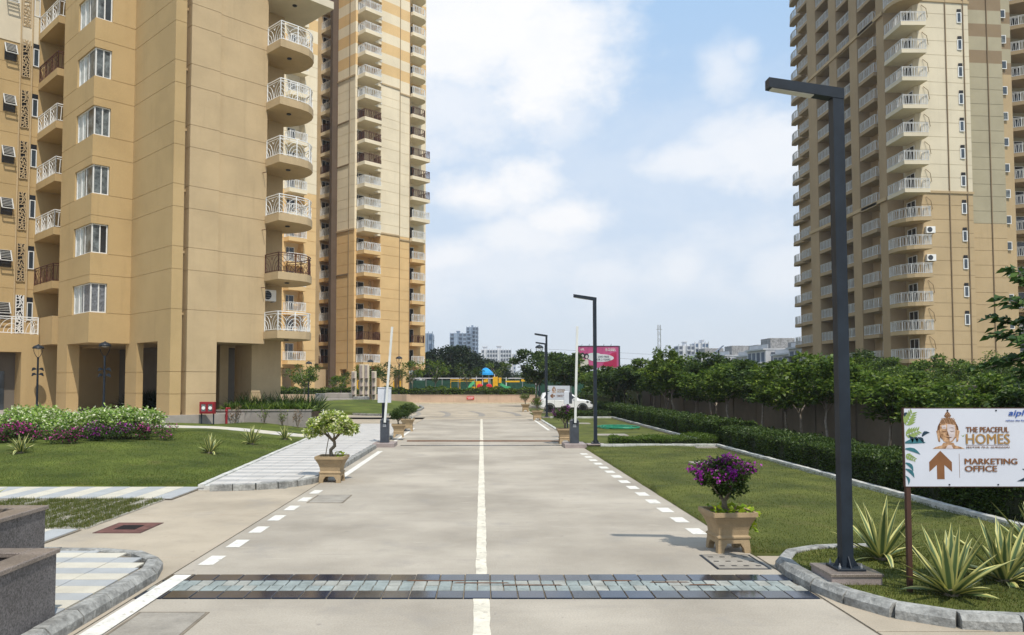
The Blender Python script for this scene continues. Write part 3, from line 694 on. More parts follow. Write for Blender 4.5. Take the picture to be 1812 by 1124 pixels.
for n in range(9):
    z = 6.17 + FH * n
    put('wall_panel', m1, TAN, A, (0, 0, z)); put('wall_panel', m2, TAN, A, (0, 0, z)); put('wall_panel', m3, TANR, A, (0, 0, z))
    # corner window of the bay: sliding frames and panes on both sides of the corner
    wv = MB(); wp = MB(); wq = MB()
    x0, x1 = -2.0, -1.2; yv0, yv1 = 5.2, 7.68
    for zz in (0, 1.48): wv.box(-2.0, -1.21, 5.19, 5.26, zz, zz + .06); wv.box(-1.99, -1.92, 5.26, 7.67, zz, zz + .06)
    for xx in (-2.0, -1.62, -1.27): wv.box(xx, xx + .06, 5.192, 5.258, .06, 1.48)
    for yy in (6.2, 6.9, 7.61): wv.box(-1.988, -1.922, yy, yy + .06, .06, 1.48)
    wp.box(-1.95, -1.6, 5.222, 5.234, .03, 1.5); wp.box(-1.96, -1.948, 5.24, 6.5, .03, 1.5)
    wq.box(-1.6, -1.22, 5.226, 5.238, .03, 1.5)
    wf = wv.build('corner_window', FRAME, A, (0, 0, z)); wp.build('pane', BLIND if n == 0 else DUSTY, wf); wq.build('pane', (BLIND, GLASSD, DUSTY, DUSTY, DUSTY, GLASS, DUSTY, DUSTY, DUSTY)[n], wf)
    MB().box(-1.94, -1.93, 6.45, 7.65, .03, 1.5).build('curtain', CURT, wf)
# cream top storeys on the far left wing and the corner
# ground floor: piers, back walls, podium
for a, b, c, d in ((0, .56, 0, 1.5), (.561, .829, .6, 1.499), (.83, 2.4, 0.001, 1.5), (0.001, .35, 4.1, 5.6), (-2.079, -1.45, 8.3, 9.95), (5.19, 7, 1.501, 2.6), (5.19, 5.6, 2.61, 3.4)):
    g = .004; q = MB(); P_ = [(a, c), (b, c), (b, d), (a, d)]; I_ = inset(P_, .02)
    for z0, z1, pp in ((.5, 1.95, P_), (1.95, 1.98, I_), (1.98, 3.05, P_), (3.05, 3.08, I_), (3.08, 4.598, P_)): q.prism(pp, z0, z1)
    q.build('pier', TANR if a > .8 else TAN, A)
DIMW = M('entrance_wall_shade', (.15, .13, .105), .08, 1, .9)  # dark beige carries the shade of the covered ground floor and porch
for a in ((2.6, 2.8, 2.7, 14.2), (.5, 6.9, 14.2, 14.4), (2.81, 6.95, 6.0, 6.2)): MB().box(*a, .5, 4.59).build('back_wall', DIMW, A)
for a in ((2.9, 3.25, 3.4, 4.6), (4.1, 4.6, 3.0, 4.4)): MB().box(*a, .5, 4.595).build('column', TANR, A)
MB().box(-14, 7, -.2, 24, .2, .93).build('podium', STEPS, A)
d_ = wall_window(A, '-x', 5.4, 6.3, .95, 3.0, 2.6, 1, GLASSD, name='door')
# slot with down pipes between the two front piers
for x, rd, z0, z1, mt in ((.64, .05, 3.0, 33, BROWNM), (.76, .04, 1, 33, BBROWN), (.64, .06, .93, 2.6, STEEL)): MB().tube([(x, .48, z0), (x, .48, z1)], rd, 8).build('down_pipe', mt, A)
for n in range(9): MB().box(.565, .825, .42, .598, 5.9 + FH * n, 6.02 + FH * n).build('pipe_bracket', TANR, A)
for n in range(8): o = wall_window(A, '-y', .58, .81, 7.0 + FH * n, 7.8 + FH * n, .61, 1, GLASSD, .05)
# balconies at the right corner
slabp = [(5.10, .139), (5.10, -1.30), (6.3, -1.32), (6.9, -1.22), (7.25, -1.0), (7.6, -.62), (7.82, -.1), (7.9, .5), (7.82, 1.1), (7.5, 1.8), (7.01, 2.2), (7.01, 1.499), (5.191, 1.499), (5.191, .139)]
rpath = [(5.16, .10), (5.16, -1.24), (6.3, -1.26), (6.88, -1.16), (7.21, -.95), (7.55, -.58), (7.76, -.08), (7.84, .5), (7.76, 1.08), (7.46, 1.75)]
def near_rail(path):
    f, L = path_pos(path); return railing(path, 1.02, .98, True, .022)
# corner railing: straight return plus the curved front, panels of nested leaf arcs
def corner_rail():
    a = railing([(5.16, .10), (5.16, -1.24)], 1.02, 1.3, True, .024); b = railing(rpath[1:], 1.02, .95, True, .024); a.add(b.v, b.f); return a
crm = corner_rail().build('railing', WHITE).data; bpy.data.objects.remove(bpy.data.objects['railing'])
for n in range(6):
    zt = 5.26 + FH * n
    b = MB().prism(slabp, -.40, 0).build('balcony', TANR, A, (0, 0, zt)); put('railing', crm, BROWNM if n == 1 else WHITE, b)
    MB().lathe([(.10, -.46), (.13, -.44), (.13, -.401)], 12, (6.3, -.2, 0)).build('ceiling_light', DARK, b)
zt = 5.26 + FH * 6
b = MB().prism([(5.1, .139), (5.1, -1.35), (8.4, -1.35), (8.4, 1.9), (7.01, 1.9), (7.01, 1.499), (5.191, 1.499), (5.191, .139)], -.42, 0).build('balcony', CREAM, A, (0, 0, zt))
railing([(5.16, .1), (5.16, -1.29), (8.34, -1.29), (8.34, 1.8)], 1.02, .95, True, .024).build('railing', BROWNM, b); MB().lathe([(.10, -.48), (.13, -.46), (.13, -.421)], 12, (6.6, -.2, 0)).build('ceiling_light', DARK, b)
MB().box(.826, 2.404, -.006, .3, 24.6, 34).build('wall_panel', CREAM, A); MB().box(2.405, 5.195, .134, .5, 24.2, 34).build('wall_panel', CREAM, A)
# thin stub pipes and stains by the balconies
for n in (1, 2, 3): MB().tube([(4.95, .14, 4.5 + FH * n), (4.95, -.25, 4.47 + FH * n)], .02, 6).build('drain_stub', BROWNM, A)
MB().tube([(5.55, 1.44, 4.6), (5.55, 1.44, 34)], .05, 8).build('down_pipe', TANR, A)
def ac_unit(parent, loc, face='-y', s=1.):
    b = MB().bbox(0, .85 * s, -.32 * s, 0, 0, .62 * s, .02); g = MB().lathe([(.24 * s, 0), (.24 * s, .012), (.20 * s, .016)], 14)
    g.v = [(x + .32 * s, -.322 * s - z, y + .31 * s) for x, y, z in g.v]; f = MB()
    for k in range(3): f.box(.12 * s + .0, .52 * s, -.345 * s, -.34 * s, (.17 + .13 * k) * s, (.185 + .13 * k) * s)
    f.box(.02, .10, -.30 * s, .08, -.05, -.005); f.box(.72 * s, .80 * s, -.30 * s, .08, -.05, -.005)
    if face == '-x':
        for m_ in (b, g, f): m_.v = [(y, -x, z) for x, y, z in m_.v]
    o = b.build('air_conditioner', WHITE, parent, loc); g.build('fan_grille', DARK, o); f.build('bracket', STEEL, o); return o
ac_unit(A, (5.35, 1.05, 7.0))
# far left wing: decor screens, small windows, side balconies
scr = MB(); rs = random.Random(2); zc = 0
while zc < 2.25:
    h_ = rs.uniform(.16, .26)
    for k in range(2): scr.bar((-2.93 + rs.uniform(0, .38), 14.80, zc), (-2.93 + rs.uniform(0, .38), 14.80, min(2.3, zc + h_ * 1.5)), .045, .05, (0, 1, 0))
    scr.bar((-2.93, 14.80, zc), (-2.55, 14.80, zc + rs.uniform(-.12, .12)), .04, .05, (0, 1, 0)); zc += h_
scr.box(-2.97, -2.92, 14.78, 14.84, 0, 2.3); scr.box(-2.56, -2.51, 14.78, 14.84, 0, 2.3)
sm = scr.build('screen', TANR); scm = sm.data; bpy.data.objects.remove(sm)
sidep = [(-2.03, 14.849), (-2.03, 11.3), (.399, 11.3), (.399, 14.849)]
srm = (lambda a, b: (a.add(b.v, b.f), a)[1])(railing([(-1.97, 14.8), (-1.97, 11.36)], 1.02, 1.1, True, .03), railing([(-1.97, 11.36), (.35, 11.36)], 1.02, .6, False, .03, .16)).build('railing', WHITE); sr = srm.data; bpy.data.objects.remove(srm)
for n in range(8):
    zt = 5.26 + FH * n
    s = put('screen', scm, WHITE if n == 0 else TANR, A, (0, 0, zt + .2)); MB().box(-2.92, -2.55, 14.83, 14.848, .02, 2.28).build('backing', BLACK, s)
    wall_window(A, '-y', -2.36, -2.03, zt + 1.0, zt + 2.1, 14.85, 1, GLASS, .05)
    MB().box(-2.37, -2.04, 14.80, 14.835, zt + 2.1, zt + 2.4).build('window', GLASSD, A)
    c = MB().box(-3.9, -3.25, 14.815, 14.835, 0, 1.0).build('casement', GLASSD, A, (0, 0, zt + 1.0)); q = MB()
    for x in (-3.9, -3.3): q.bar((x, 14.8, 1.0), (x, 14.42, .35), .05)
    q.bar((-3.9, 14.42, .35), (-3.25, 14.42, .35), .05)
    for k in range(6): q.bar((-3.9, 14.8 - .06 * k, 1.0 - .1 * k), (-3.25, 14.8 - .06 * k, 1.0 - .1 * k), .06, .02)
    q.build('louvre', RAILG, c)
    if n:
        b = MB().prism(sidep, -.42, 0).build('balcony', TAN, A, (0, 0, zt)); put('railing', sr, BROWNM if n in (1, 5) else WHITE, b)
    wall_window(A, '-x', 11.7, 13.6, zt, zt + 2.2, .4, 2, GLASSD, .06, name='sliding_door')
for x in (-2.42, -3.05): MB().tube([(x, 14.78, .93), (x, 14.78, 33)], .045, 6).build('down_pipe', TANR, A)
MB().box(-14, -2.09, 14.81, 14.849, 23.0, 34).build('wall_panel', CREAM, A)
MB().prism([(-2.0, 13.6), (-2.0, 11.2), (.399, 11.2), (.399, 13.6)], 4.72, 6.35).build('balcony', TAN, A)
MB().box(-2.04, 2.59, 13.4, 13.6, .5, 4.715).build('wall_panel', TAN, A)
# porch with a railed terrace on the far left
q = MB()
for a, b, c, d in ((-14, -5.6, 13.4, 14.84), (-2.95, -2.05, 13.4, 14.84)): q.box(a, b, c, d, .93, 4.3)
q.box(-14, -2.05, 13.4, 14.84, 4.3, 5.35); pw = q.build('porch', TAN, A)
railing([(-9, 13.46), (-2.1, 13.46), (-2.1, 14.8)], 1.0, 1.3, True, .03).build('railing', WHITE, pw, (0, 0, 5.35))
MB().box(-5.6, -2.95, 14.6, 14.83, .93, 4.29).build('back_wall', DIMW, pw); MB().box(-4.4, -3.5, 14.55, 14.59, .93, 3.2).build('glass_door', GLASS, pw)

# ---------------------------------------------------------------- far left tower (same 45 degree turn)
C = thing('apartment_tower', 'tall yellow and cream apartment tower behind the near block, checkered bands on its upper floors', 'building', (-17.7, 109.3, 0), R(45))
NF = 23; Z0 = 5.35
RW = [(0, 0), (.35, 0), (.35, 1.7), (4.56, 1.7), (4.56, 0), (8, 0), (8, .25), (10.2, .25), (10.2, 2.2), (15, 2.2), (15, 24), (2.2, 24), (2.2, 9), (2.2, 4.7), (0, 4.2)]
WG = [(-7.4, -1.8), (-7.4, 12), (-22, 12), (-22, -1.8), (-11.8, -1.8), (-11.8, -.6), (-9.3, -.6), (-9.3, -1.8)]
BK = [(-7.39, 9), (2.19, 9), (2.19, 16), (-7.39, 16)]
def two(poly, top, gz, h=FH): 
    q = MB(); I_ = inset(poly, .04); q.prism(I_, 0, .05); q.prism(poly, .05, gz); q.prism(I_, gz, gz + .05); q.prism(poly, gz + .05, h); o = q.build('wall_panel', FTAN); m = o.data; bpy.data.objects.remove(o); return m
def half(poly, z0, z1):
    o = MB().prism(poly, z0, z1).build('wall_panel', FTAN); m = o.data; bpy.data.objects.remove(o); return m
mf = two(RW, 0, 1.3); mg = two(WG, 0, 1.3); mlo, mhi = half(RW, 0, 1.5), half(RW, 1.5, FH); glo, ghi = half(WG, 0, 1.5), half(WG, 1.5, FH)
ba = [(.36, 1.69), (.36, -1.8), (3.3, -1.8), (3.3, -.02), (4.55, -.02), (4.55, 1.69)]; ra = [(.42, -.1), (.42, -1.74), (3.24, -1.74), (3.24, -.1), (4.5, -.1)]
bb = [(10.21, 2.19), (10.21, -.35), (12.4, -.35), (13.0, .0), (13.45, .6), (13.6, 1.4), (13.5, 2.19)]; rb = [(10.26, -.28), (12.4, -.28), (12.95, .05), (13.38, .64), (13.52, 1.4), (13.43, 2.1)]
bc = [(.25, 8.99), (.25, 6.3), (2.1, 6.3), (2.1, 8.99)]; rc_ = [(.31, 8.95), (.31, 6.36), (2.1, 6.36)]
bd = [(-12.2, -1.79), (-12.2, -3.1), (-9.6, -3.1), (-9.6, -1.79)]; rd_ = [(-12.14, -1.9), (-12.14, -3.04), (-9.66, -3.04), (-9.66, -1.9)]
bt = [(10.21, 2.19), (10.21, -.35), (13.65, -.35), (13.65, 2.19)]; rt2 = [(10.26, -.28), (13.59, -.28), (13.59, 2.1)]
def slabmesh(poly, t):
    o = MB().prism(poly, -t, 0).build('balcony', FTAN); m = o.data; bpy.data.objects.remove(o); return m
SL = {k: slabmesh(p, .5) for k, p in dict(a=ba, b=bb, c=bc, d=bd, t=bt).items()}
RL = dict(a=ra, b=rb, c=rc_, d=rd_, t=rt2)
scf = MB(); rs = random.Random(9)
for k in range(16): scf.bar((3.6 + rs.uniform(0, .7), 1.6, k * .17), (3.6 + rs.uniform(0, .7), 1.6, k * .17 + .3), .06, .05, (0, 1, 0))
o = scf.build('x', TANR); scfm = o.data; bpy.data.objects.remove(o)
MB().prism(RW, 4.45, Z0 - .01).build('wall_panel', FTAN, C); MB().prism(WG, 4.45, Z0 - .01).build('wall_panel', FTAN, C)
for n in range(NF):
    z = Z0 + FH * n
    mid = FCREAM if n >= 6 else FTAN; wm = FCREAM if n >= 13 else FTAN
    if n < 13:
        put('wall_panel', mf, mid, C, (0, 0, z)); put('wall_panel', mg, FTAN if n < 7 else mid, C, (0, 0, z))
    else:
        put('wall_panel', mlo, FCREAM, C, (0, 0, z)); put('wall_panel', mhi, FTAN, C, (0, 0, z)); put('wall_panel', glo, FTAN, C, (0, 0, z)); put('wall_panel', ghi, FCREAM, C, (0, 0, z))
    if n == 0: bkm = half(BK, 0, FH)
    put('wall_panel', bkm, TANR, C, (0, 0, z))
    for k in 'abcd':
        key = 't' if (k == 'b' and 7 <= n < 11) else k
        if k == 'd' and n > 12: pass
        b = put('balcony', SL[key], FTAN if n < 6 else FCREAM, C, (0, 0, z))
        brown = (k in 'ac' and 12 > n >= 9) or (k == 'a' and n == 1) or (k == 'c' and n in (0, 1)) or (k == 'b' and n in (1, 8, 9, 10, 11, 12))
        rail_obj(RC, 'C' + key, RL[key], b, (0, 0, 0), BROWNM if brown else WHITE, h=1.1, panel=1.2, bar=.035, gap=.17)
    wall_window(C, '-y', .7, 2.9, z, z + 2.25, 1.7, 2, GLASSD, .09, name='sliding_door')
    put('screen', scfm, TANR, C, (0, 0, z))
    wall_window(C, '-y', -11.5, -9.9, z, z + 2.25, -.6, 2, GLASSD, .09, name='sliding_door')
    wall_window(C, '-y', -3.2, -1.2, z, z + 2.2, 9, 2, GLASSD, .08, name='sliding_door'); wall_window(C, '-y', .5, 1.9, z, z + 2.2, 9, 2, GLASSD, .08, name='sliding_door')
    if n in (3, 4, 5): ac_unit(C, (10.5, 2.1, z + 1.2))
    wall_window(C, '-y', 10.8, 12.6, z, z + 2.2, 2.2, 2, GLASSD, .08, name='sliding_door')
MB().box(-.95, 0, 4.21, 4.8, .5, Z0 + FH * NF).build('fin', FBROWN, C)
for x, y in ((10.12, .18), (8.02, -.06)): MB().tube([(x, y, 1), (x, y, 74)], .05, 6).build('down_pipe', BBROWN, C)
MB().tube([(-.06, 1.3, 4.5), (-.06, 1.3, 74)], .05, 6).build('down_pipe', BBROWN, C)
for zz in (Z0 + 6 * FH, Z0 + 13 * FH):
    q = MB(); q.box(4.5, 8.02, -.1, .0, zz - .12, zz + .1); q.box(8.03, 10.2, .14, .25, zz - .55, zz - .33); q.box(-.12, 0, -.05, 4.2, zz - .12, zz + .1); q.build('string_course', TANR, C)
for zz in (Z0 + 4 * FH, Z0 + 9 * FH, Z0 + 11 * FH): MB().box(-.1, 0, 1.4, 4.2, zz - .1, zz + .08).build('string_course', BBROWN, C)
for a, b, c, d in ((0, .5, 0, 1.4), (0, .5, 3.2, 4.2), (.5, 2.5, 2, 2.5), (4.56, 7.2, .001, 1.2), (9.0, 10.2, .26, 1.6), (-16, -12.6, -1.79, -1), (-10.4, -7.4, -1.79, -1), (-12.1, -11.8, -1.2, 0)): MB().box(a, b, c, d, .4, 4.449).build('pier', FTAN, C)
MB().box(-16, 15, 6, 6.2, .4, 4.44).build('back_wall', TANR, C); MB().box(-20, 16, -2, 22, .1, .7).build('podium', STEPS, C)
yf = MB()
for x in (-1.6, .2): yf.bar((x, -1.2, .7), (x, -1.2, 2.6), .12)
yf.bar((-1.6, -1.2, 2.6), (1.0, -1.2, 2.6), .12); yf.bar((-1.6, -1.2, 1.6), (1.0, -1.2, 1.6), .1)
# ---------------------------------------------------------------- right tower (square to the road)
B = thing('apartment_tower', 'tall tan apartment tower on the right with cream middle floors and many white balconies', 'building')
NB = 22; ZB = 5.1; HB = 3.07
BSIDE_SHADE = M('plaster_right_side_shade', (.36, .265, .155), .07, .25, .9, streak=.2)  # tower tan darkened: shade of the sunless side put into the colour
FR = [(48.3, 86), (54.4, 86.72), (54.4, 118), (47.8, 118), (47.8, 110.2), (46, 109.7), (46, 107), (48.8, 107), (48.8, 102.9), (46, 102.9), (46, 100.8), (48.8, 100.8), (48.8, 97.2), (46, 97.2), (46, 95.2), (47.4, 95.2), (47.4, 90.7), (46.1, 90.7), (46.1, 89.0), (48.0, 89), (48.0, 86.4)]
SD = [(54.41, 88.2), (59.4, 88.7), (59.4, 112), (54.41, 112)]; SE = [(59.41, 91.6), (62.6, 91.9), (62.6, 112), (59.41, 112)]; SF = [(62.61, 95), (82, 95), (82, 112), (62.61, 112)]
FF = [(48.3, 86), (54.4, 86.72), (54.4, 95.9), (48.9, 95.9), (48.9, 89), (48.0, 88.99), (48.0, 86.4)]
FS = [(54.39, 95.91), (54.39, 118), (47.8, 118), (47.8, 110.2), (46, 109.7), (46, 107), (51, 107), (51, 102.9), (46, 102.9), (46, 100.8), (51, 100.8), (51, 97.2), (46, 97.2), (46, 95.2), (47.4, 95.2), (47.4, 90.7), (46.1, 90.7), (46.1, 89.0), (48.89, 89.01), (48.89, 95.91)]
def band(poly, h, gz):
    q = MB(); I_ = inset(poly, .035); q.prism(I_, 0, .05); q.prism(poly, .05, gz); q.prism(I_, gz, gz + .05); q.prism(poly, gz + .05, h); o = q.build('wall_panel', BTAN); m = o.data; bpy.data.objects.remove(o); return m
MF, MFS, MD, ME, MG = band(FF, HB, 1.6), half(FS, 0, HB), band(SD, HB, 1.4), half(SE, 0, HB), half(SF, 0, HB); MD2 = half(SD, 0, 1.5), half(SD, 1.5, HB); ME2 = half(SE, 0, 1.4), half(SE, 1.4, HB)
s1 = [(45.75, 88.3), (45.75, 84.6), (48.5, 84.6), (48.5, 86.0), (47.99, 86.4), (47.99, 88.3)]; t1 = [(45.81, 88.2), (45.81, 84.66), (48.44, 84.66), (48.44, 85.95)]
s1r = [(45.75, 88.3), (45.6, 87.3), (45.75, 86.2), (46.15, 85.3), (46.7, 84.8), (47.4, 84.55), (48.5, 84.45), (48.5, 86.0), (47.99, 86.4), (47.99, 88.3)]; t1r = [(x + .06, y + .03) for x, y in s1r[:6]] + [(48.44, 84.51), (48.44, 85.9)]
s2 = [(45.85, 94.7), (45.85, 91.0), (47.39, 91.0), (47.39, 94.7)]; t2 = [(45.91, 94.6), (45.91, 91.06), (47.3, 91.06)]
s3 = [(46.05, 100.79), (46.05, 97.21), (50.99, 97.21), (50.99, 100.79)]; t3 = [(46.12, 100.7), (46.12, 97.3)]
s4 = [(46.05, 106.99), (46.05, 102.91), (50.99, 102.91), (50.99, 106.99)]; t4 = [(46.12, 106.9), (46.12, 103.0)]
s5 = [(46.4, 114), (46.4, 110.6), (47.79, 110.6), (47.79, 114)]; t5 = [(46.46, 113.9), (46.46, 110.66), (47.2, 110.66)]
s6 = [(47.1, 118.6), (46.85, 117.8), (46.75, 116.6), (46.85, 115.4), (47.1, 114.6), (47.79, 114.6), (47.79, 118.6)]; t6 = [(47.16, 118.5), (46.92, 117.7), (46.82, 116.6), (46.92, 115.45), (47.16, 114.66), (47.7, 114.66)]
s7 = [(62.9, 94.99), (62.9, 92.6), (64.6, 91.6), (67.5, 91.6), (67.5, 94.99)]; t7 = [(62.96, 94.9), (62.96, 92.65), (64.6, 91.67), (67.4, 91.67)]
SB = {k: slabmesh(p, .42) for k, p in {'1': s1, 'r': s1r, '2': s2, '3': s3, '4': s4, '5': s5, '6': s6, '7': s7}.items()}; TB = {'1': t1, 'r': t1r, '2': t2, '3': t3, '4': t4, '5': t5, '6': t6, '7': t7}
for p in (FF, FS, SD, SE, SF): MB().prism(inset(p, .02), 4.3, ZB - .005).build('wall_panel', BTAN, B)
for n in range(NB):
    z = ZB + HB * n; c = BTAN if n < 6 else (BCREAM if n < 13 else BTAN)
    put('wall_panel', MF, c, B, (0, 0, z)); put('wall_panel', MFS, BSIDE_SHADE, B, (0, 0, z))
    if n < 11: put('wall_panel', MD, BTAN if n < 5 else BOLIVE, B, (0, 0, z)); put('wall_panel', ME, BTAN, B, (0, 0, z))
    else:
        for m_, q in ((MD2[0], BBROWN), (MD2[1], BOLIVE), (ME2[0], BBROWN), (ME2[1], BOLIVE)): put('wall_panel', m_, q, B, (0, 0, z))
    put('wall_panel', MG, BTAN if n < 6 else BOLIVE, B, (0, 0, z))
    for k in '1234567':
        kk = 'r' if k == '1' and (n < 6 or n > 12) else k
        b = put('balcony', SB[kk], c if k == '1' else BSIDE_SHADE, B, (0, 0, z)); rail_obj(RC, 'B' + kk, TB[kk], b, (0, 0, 0), RAILG, h=1.1, panel=1.1, bar=.035, gap=.17)
    wall_window(B, '-x', 86.6, 88.4, z, z + 2.3, 48.0, 2, GLASSD, .09, name='sliding_door')
    wall_window(B, '-x', 91.2, 93.2, z, z + 2.3, 47.4, 2, GLASSD, .09, name='sliding_door')
    for y0 in (97.8, 103.4): wall_window(B, '-x', y0, y0 + 2.2, z, z + 2.2, 51, 2, GLASSD, .08, name='sliding_door')
    wall_window(B, '-x', 111.2, 113, z, z + 2.2, 47.8, 2, GLASSD, .08, name='sliding_door')
    if n: 
        wall_window(B, '-y', 53.0, 53.55, z + .7, z + 1.9, 86.55, 1, GLASS, .10); MB().box(53.05, 53.5, 86.48, 86.51, z + 1.9, z + 2.25).build('vent', BLACK, B)
        wall_window(B, '-y', 60.3, 61.9, z + .6, z + 1.6, 91.68, 1, GLASS if n % 3 else DUSTY, .08)
    wall_window(B, '-y', 63.6, 65.8, z, z + 2.2, 95, 2, GLASSD, .08, name='sliding_door')
    if n in (3, 4): ac_unit(B, (48.55, 86.0, z + 1.5), s=1.15)
    else: MB().tube([(48.8, 86.0, z + 2.5), (49.2, 85.8, z + 2.0), (49.5, 86.05, z + 1.1)], .035, 5).build('waste_pipe', BBROWN, B)
for x, y in ((51.6, 86.32), (53.75, 86.58), (57.6, 88.45)): MB().tube([(x, y, 1), (x, y, ZB + NB * HB)], .07, 6).build('down_pipe', BBROWN, B)
for zz in (ZB + 6 * HB, ZB + 13 * HB):
    MB().prism([(48.2, 85.88), (54.5, 86.62), (54.5, 86.72), (48.2, 86.1)], zz - .14, zz + .12).build('string_course', BTAN, B); MB().prism([(45.85, 88.9), (46.0, 88.9), (46.0, 109.8), (45.85, 109.8)], zz - .3, zz + .1).build('string_course', BTAN, B)
for x0, x1, y0, y1 in ((48.3, 49.6, 86.4, 88), (53.2, 54.39, 86.8, 88.6), (46, 47.4, 95.2, 97.2), (46.1, 47.4, 89, 90.7), (46, 47.4, 100.8, 102.9), (46, 47.4, 107, 109.6), (55, 59.39, 89.0, 91), (60, 62.59, 92.1, 94)): MB().box(x0, x1, y0, y1, -.02, 4.299).build('pier', BTAN, B)
MB().box(50, 78, 97, 97.3, -.02, 4.29).build('back_wall', FBROWN, B)
# ---------------------------------------------------------------- walls, planters and other built things
def panel_wall(name, label, cat, x0, x1, y, z0, z1, n, mat, cop=None, th=.2):
    t = thing(name, label, cat, (x0, y, z0)); wd = (x1 - x0) / n
    m = MB().bbox(.006, wd - .006, 0, th, 0, z1 - z0, .006).build('wall_panel', mat).data; bpy.data.objects.remove(bpy.data.objects['wall_panel'] if False else [o for o in bpy.data.objects if o.data is m][0])
    for k in range(n): put('wall_panel', m, mat, t, (k * wd, rr.uniform(-.004, .004), 0))
    MB().box(0, x1 - x0, .03, th - .03, 0, z1 - z0 - .02).build('core', JOINT, t)
    if cop: MB().bbox(-.02, x1 - x0 + .02, -.04, th + .04, z1 - z0 + .001, z1 - z0 + .07, .01).build('coping', cop, t)
    return t
# granite planter boxes at the near left
def granite_box(x0, x1, y0, y1, z1, label):
    t = thing('granite_planter', label, 'planter', (0, 0, 0)); z0 = .13; n = 2
    for k in range(n): MB().bbox(x1 - .05, x1, y0 + (y1 - y0) * k / n + .003, y0 + (y1 - y0) * (k + 1) / n - .003, z0, z1 - .045, .003).build('granite_panel', GRAN, t)
    for k in range(3): MB().bbox(x0 + (x1 - x0 - .06) * k / 3 + .003, x0 + (x1 - x0 - .06) * (k + 1) / 3 - .003, y1 - .05, y1, z0, z1 - .045, .003).build('granite_panel', GRAN, t); MB().bbox(x0 + (x1 - x0 - .06) * k / 3 + .003, x0 + (x1 - x0 - .06) * (k + 1) / 3 - .003, y0, y0 + .05, z0, z1 - .045, .003).build('granite_panel', GRAN, t)
    MB().box(x0, x1 - .06, y0 + .06, y1 - .06, z0, z1 - .22).build('soil', SOIL, t)
    c = .23
    for a in ((x1 - c, x1 + .025, y0 - .02, y1 - c), (x1 - c, x1 + .025, y1 - c + .004, y1 + .025), (x0, x1 - c - .004, y1 - c + .01, y1 + .025), (x0, x1 - c - .004, y0 - .02, y0 + c)): MB().bbox(*a, z1 - .043, z1, .006).build('coping', GRANT, t)
    for a in ((x1 - .09, x1 - .055, y0 + .06, y1 - .06), (x0, x1 - .1, y1 - .1, y1 - .055)): MB().box(*a, z1 - .21, z1 - .046).build('inner_face', GRAN, t)
    return t
granite_box(-7.0, -4.32, 5.2, 8.13, .82, 'dark grey granite planter box in the bottom left corner, the nearer and lower one')
granite_box(-8.6, -5.17, 8.32, 9.46, 1.05, 'dark grey granite planter box behind the nearest one, beside the grass pavers')
# grey retaining wall in front of the near block
t = panel_wall('planter_wall', 'low grey rendered planter wall below the near apartment block', 'wall', -13.75, -8.85, 41.2, .2, 1.05, 4, GREYW, GREYW)
MB().box(.2, 4.9, .21, 2.6, .1, .78).build('soil', SOIL, t)
# far wall of the turning circle
fw = panel_wall('far_wall', 'long low pinkish wall closing the far end of the road', 'wall', -13.5, 6.6, 97.5, -.03, .98, 14, PINKW, PINKW, .3)
t = thing('notice_sign', 'small red sign with white lettering on the far pinkish wall', 'sign', (-1.36, 97.44, .68)); MB().bbox(-.45, .45, -.03, .0, -.19, .19, .005).build('board', SIGNR, t)
text('NO PARKING', -.38, .02, .76, .11, WHITE, t, -.036, 0, .08); text('IN FRONT', -.3, -.13, .6, .09, WHITE, t, -.036, 0, .08)
struct(MB().box(-16, 8, 97.9, 150, -.05, .62).build('terrace', SOIL))
# boundary wall behind the right trees
t = thing('boundary_wall', 'long brown boundary wall with piers behind the right row of trees', 'wall', (15.6, 9, 0))
mp = MB().box(0, .2, .0, 3.58, 0, 2.25).build('x', WALLB).data; pp = MB().bbox(-.06, .26, 0, .4, 0, 2.35, .02).build('x', WALLB).data; cc = MB().bbox(-.05, .25, 0, 3.99, 2.351, 2.42, .015).build('x', WALLB).data
for k in range(17):
    y = 4.0 * k; put('wall_panel', mp, WALLB, t, (0, y + .41, 0)); put('pier', pp, WALLB, t, (0, y, 0)); put('coping', cc, WALLB, t, (0, y, 0))
for o in [o for o in bpy.data.objects if o.name.split('.')[0] == 'x']: bpy.data.objects.remove(o)
t = panel_wall('pale_wall', 'pale rendered wall in front of the right apartment tower, behind the bushes', 'wall', 24.5, 46, 50.5, -.02, 2.25, 8, WALLW, WHITE, .25)

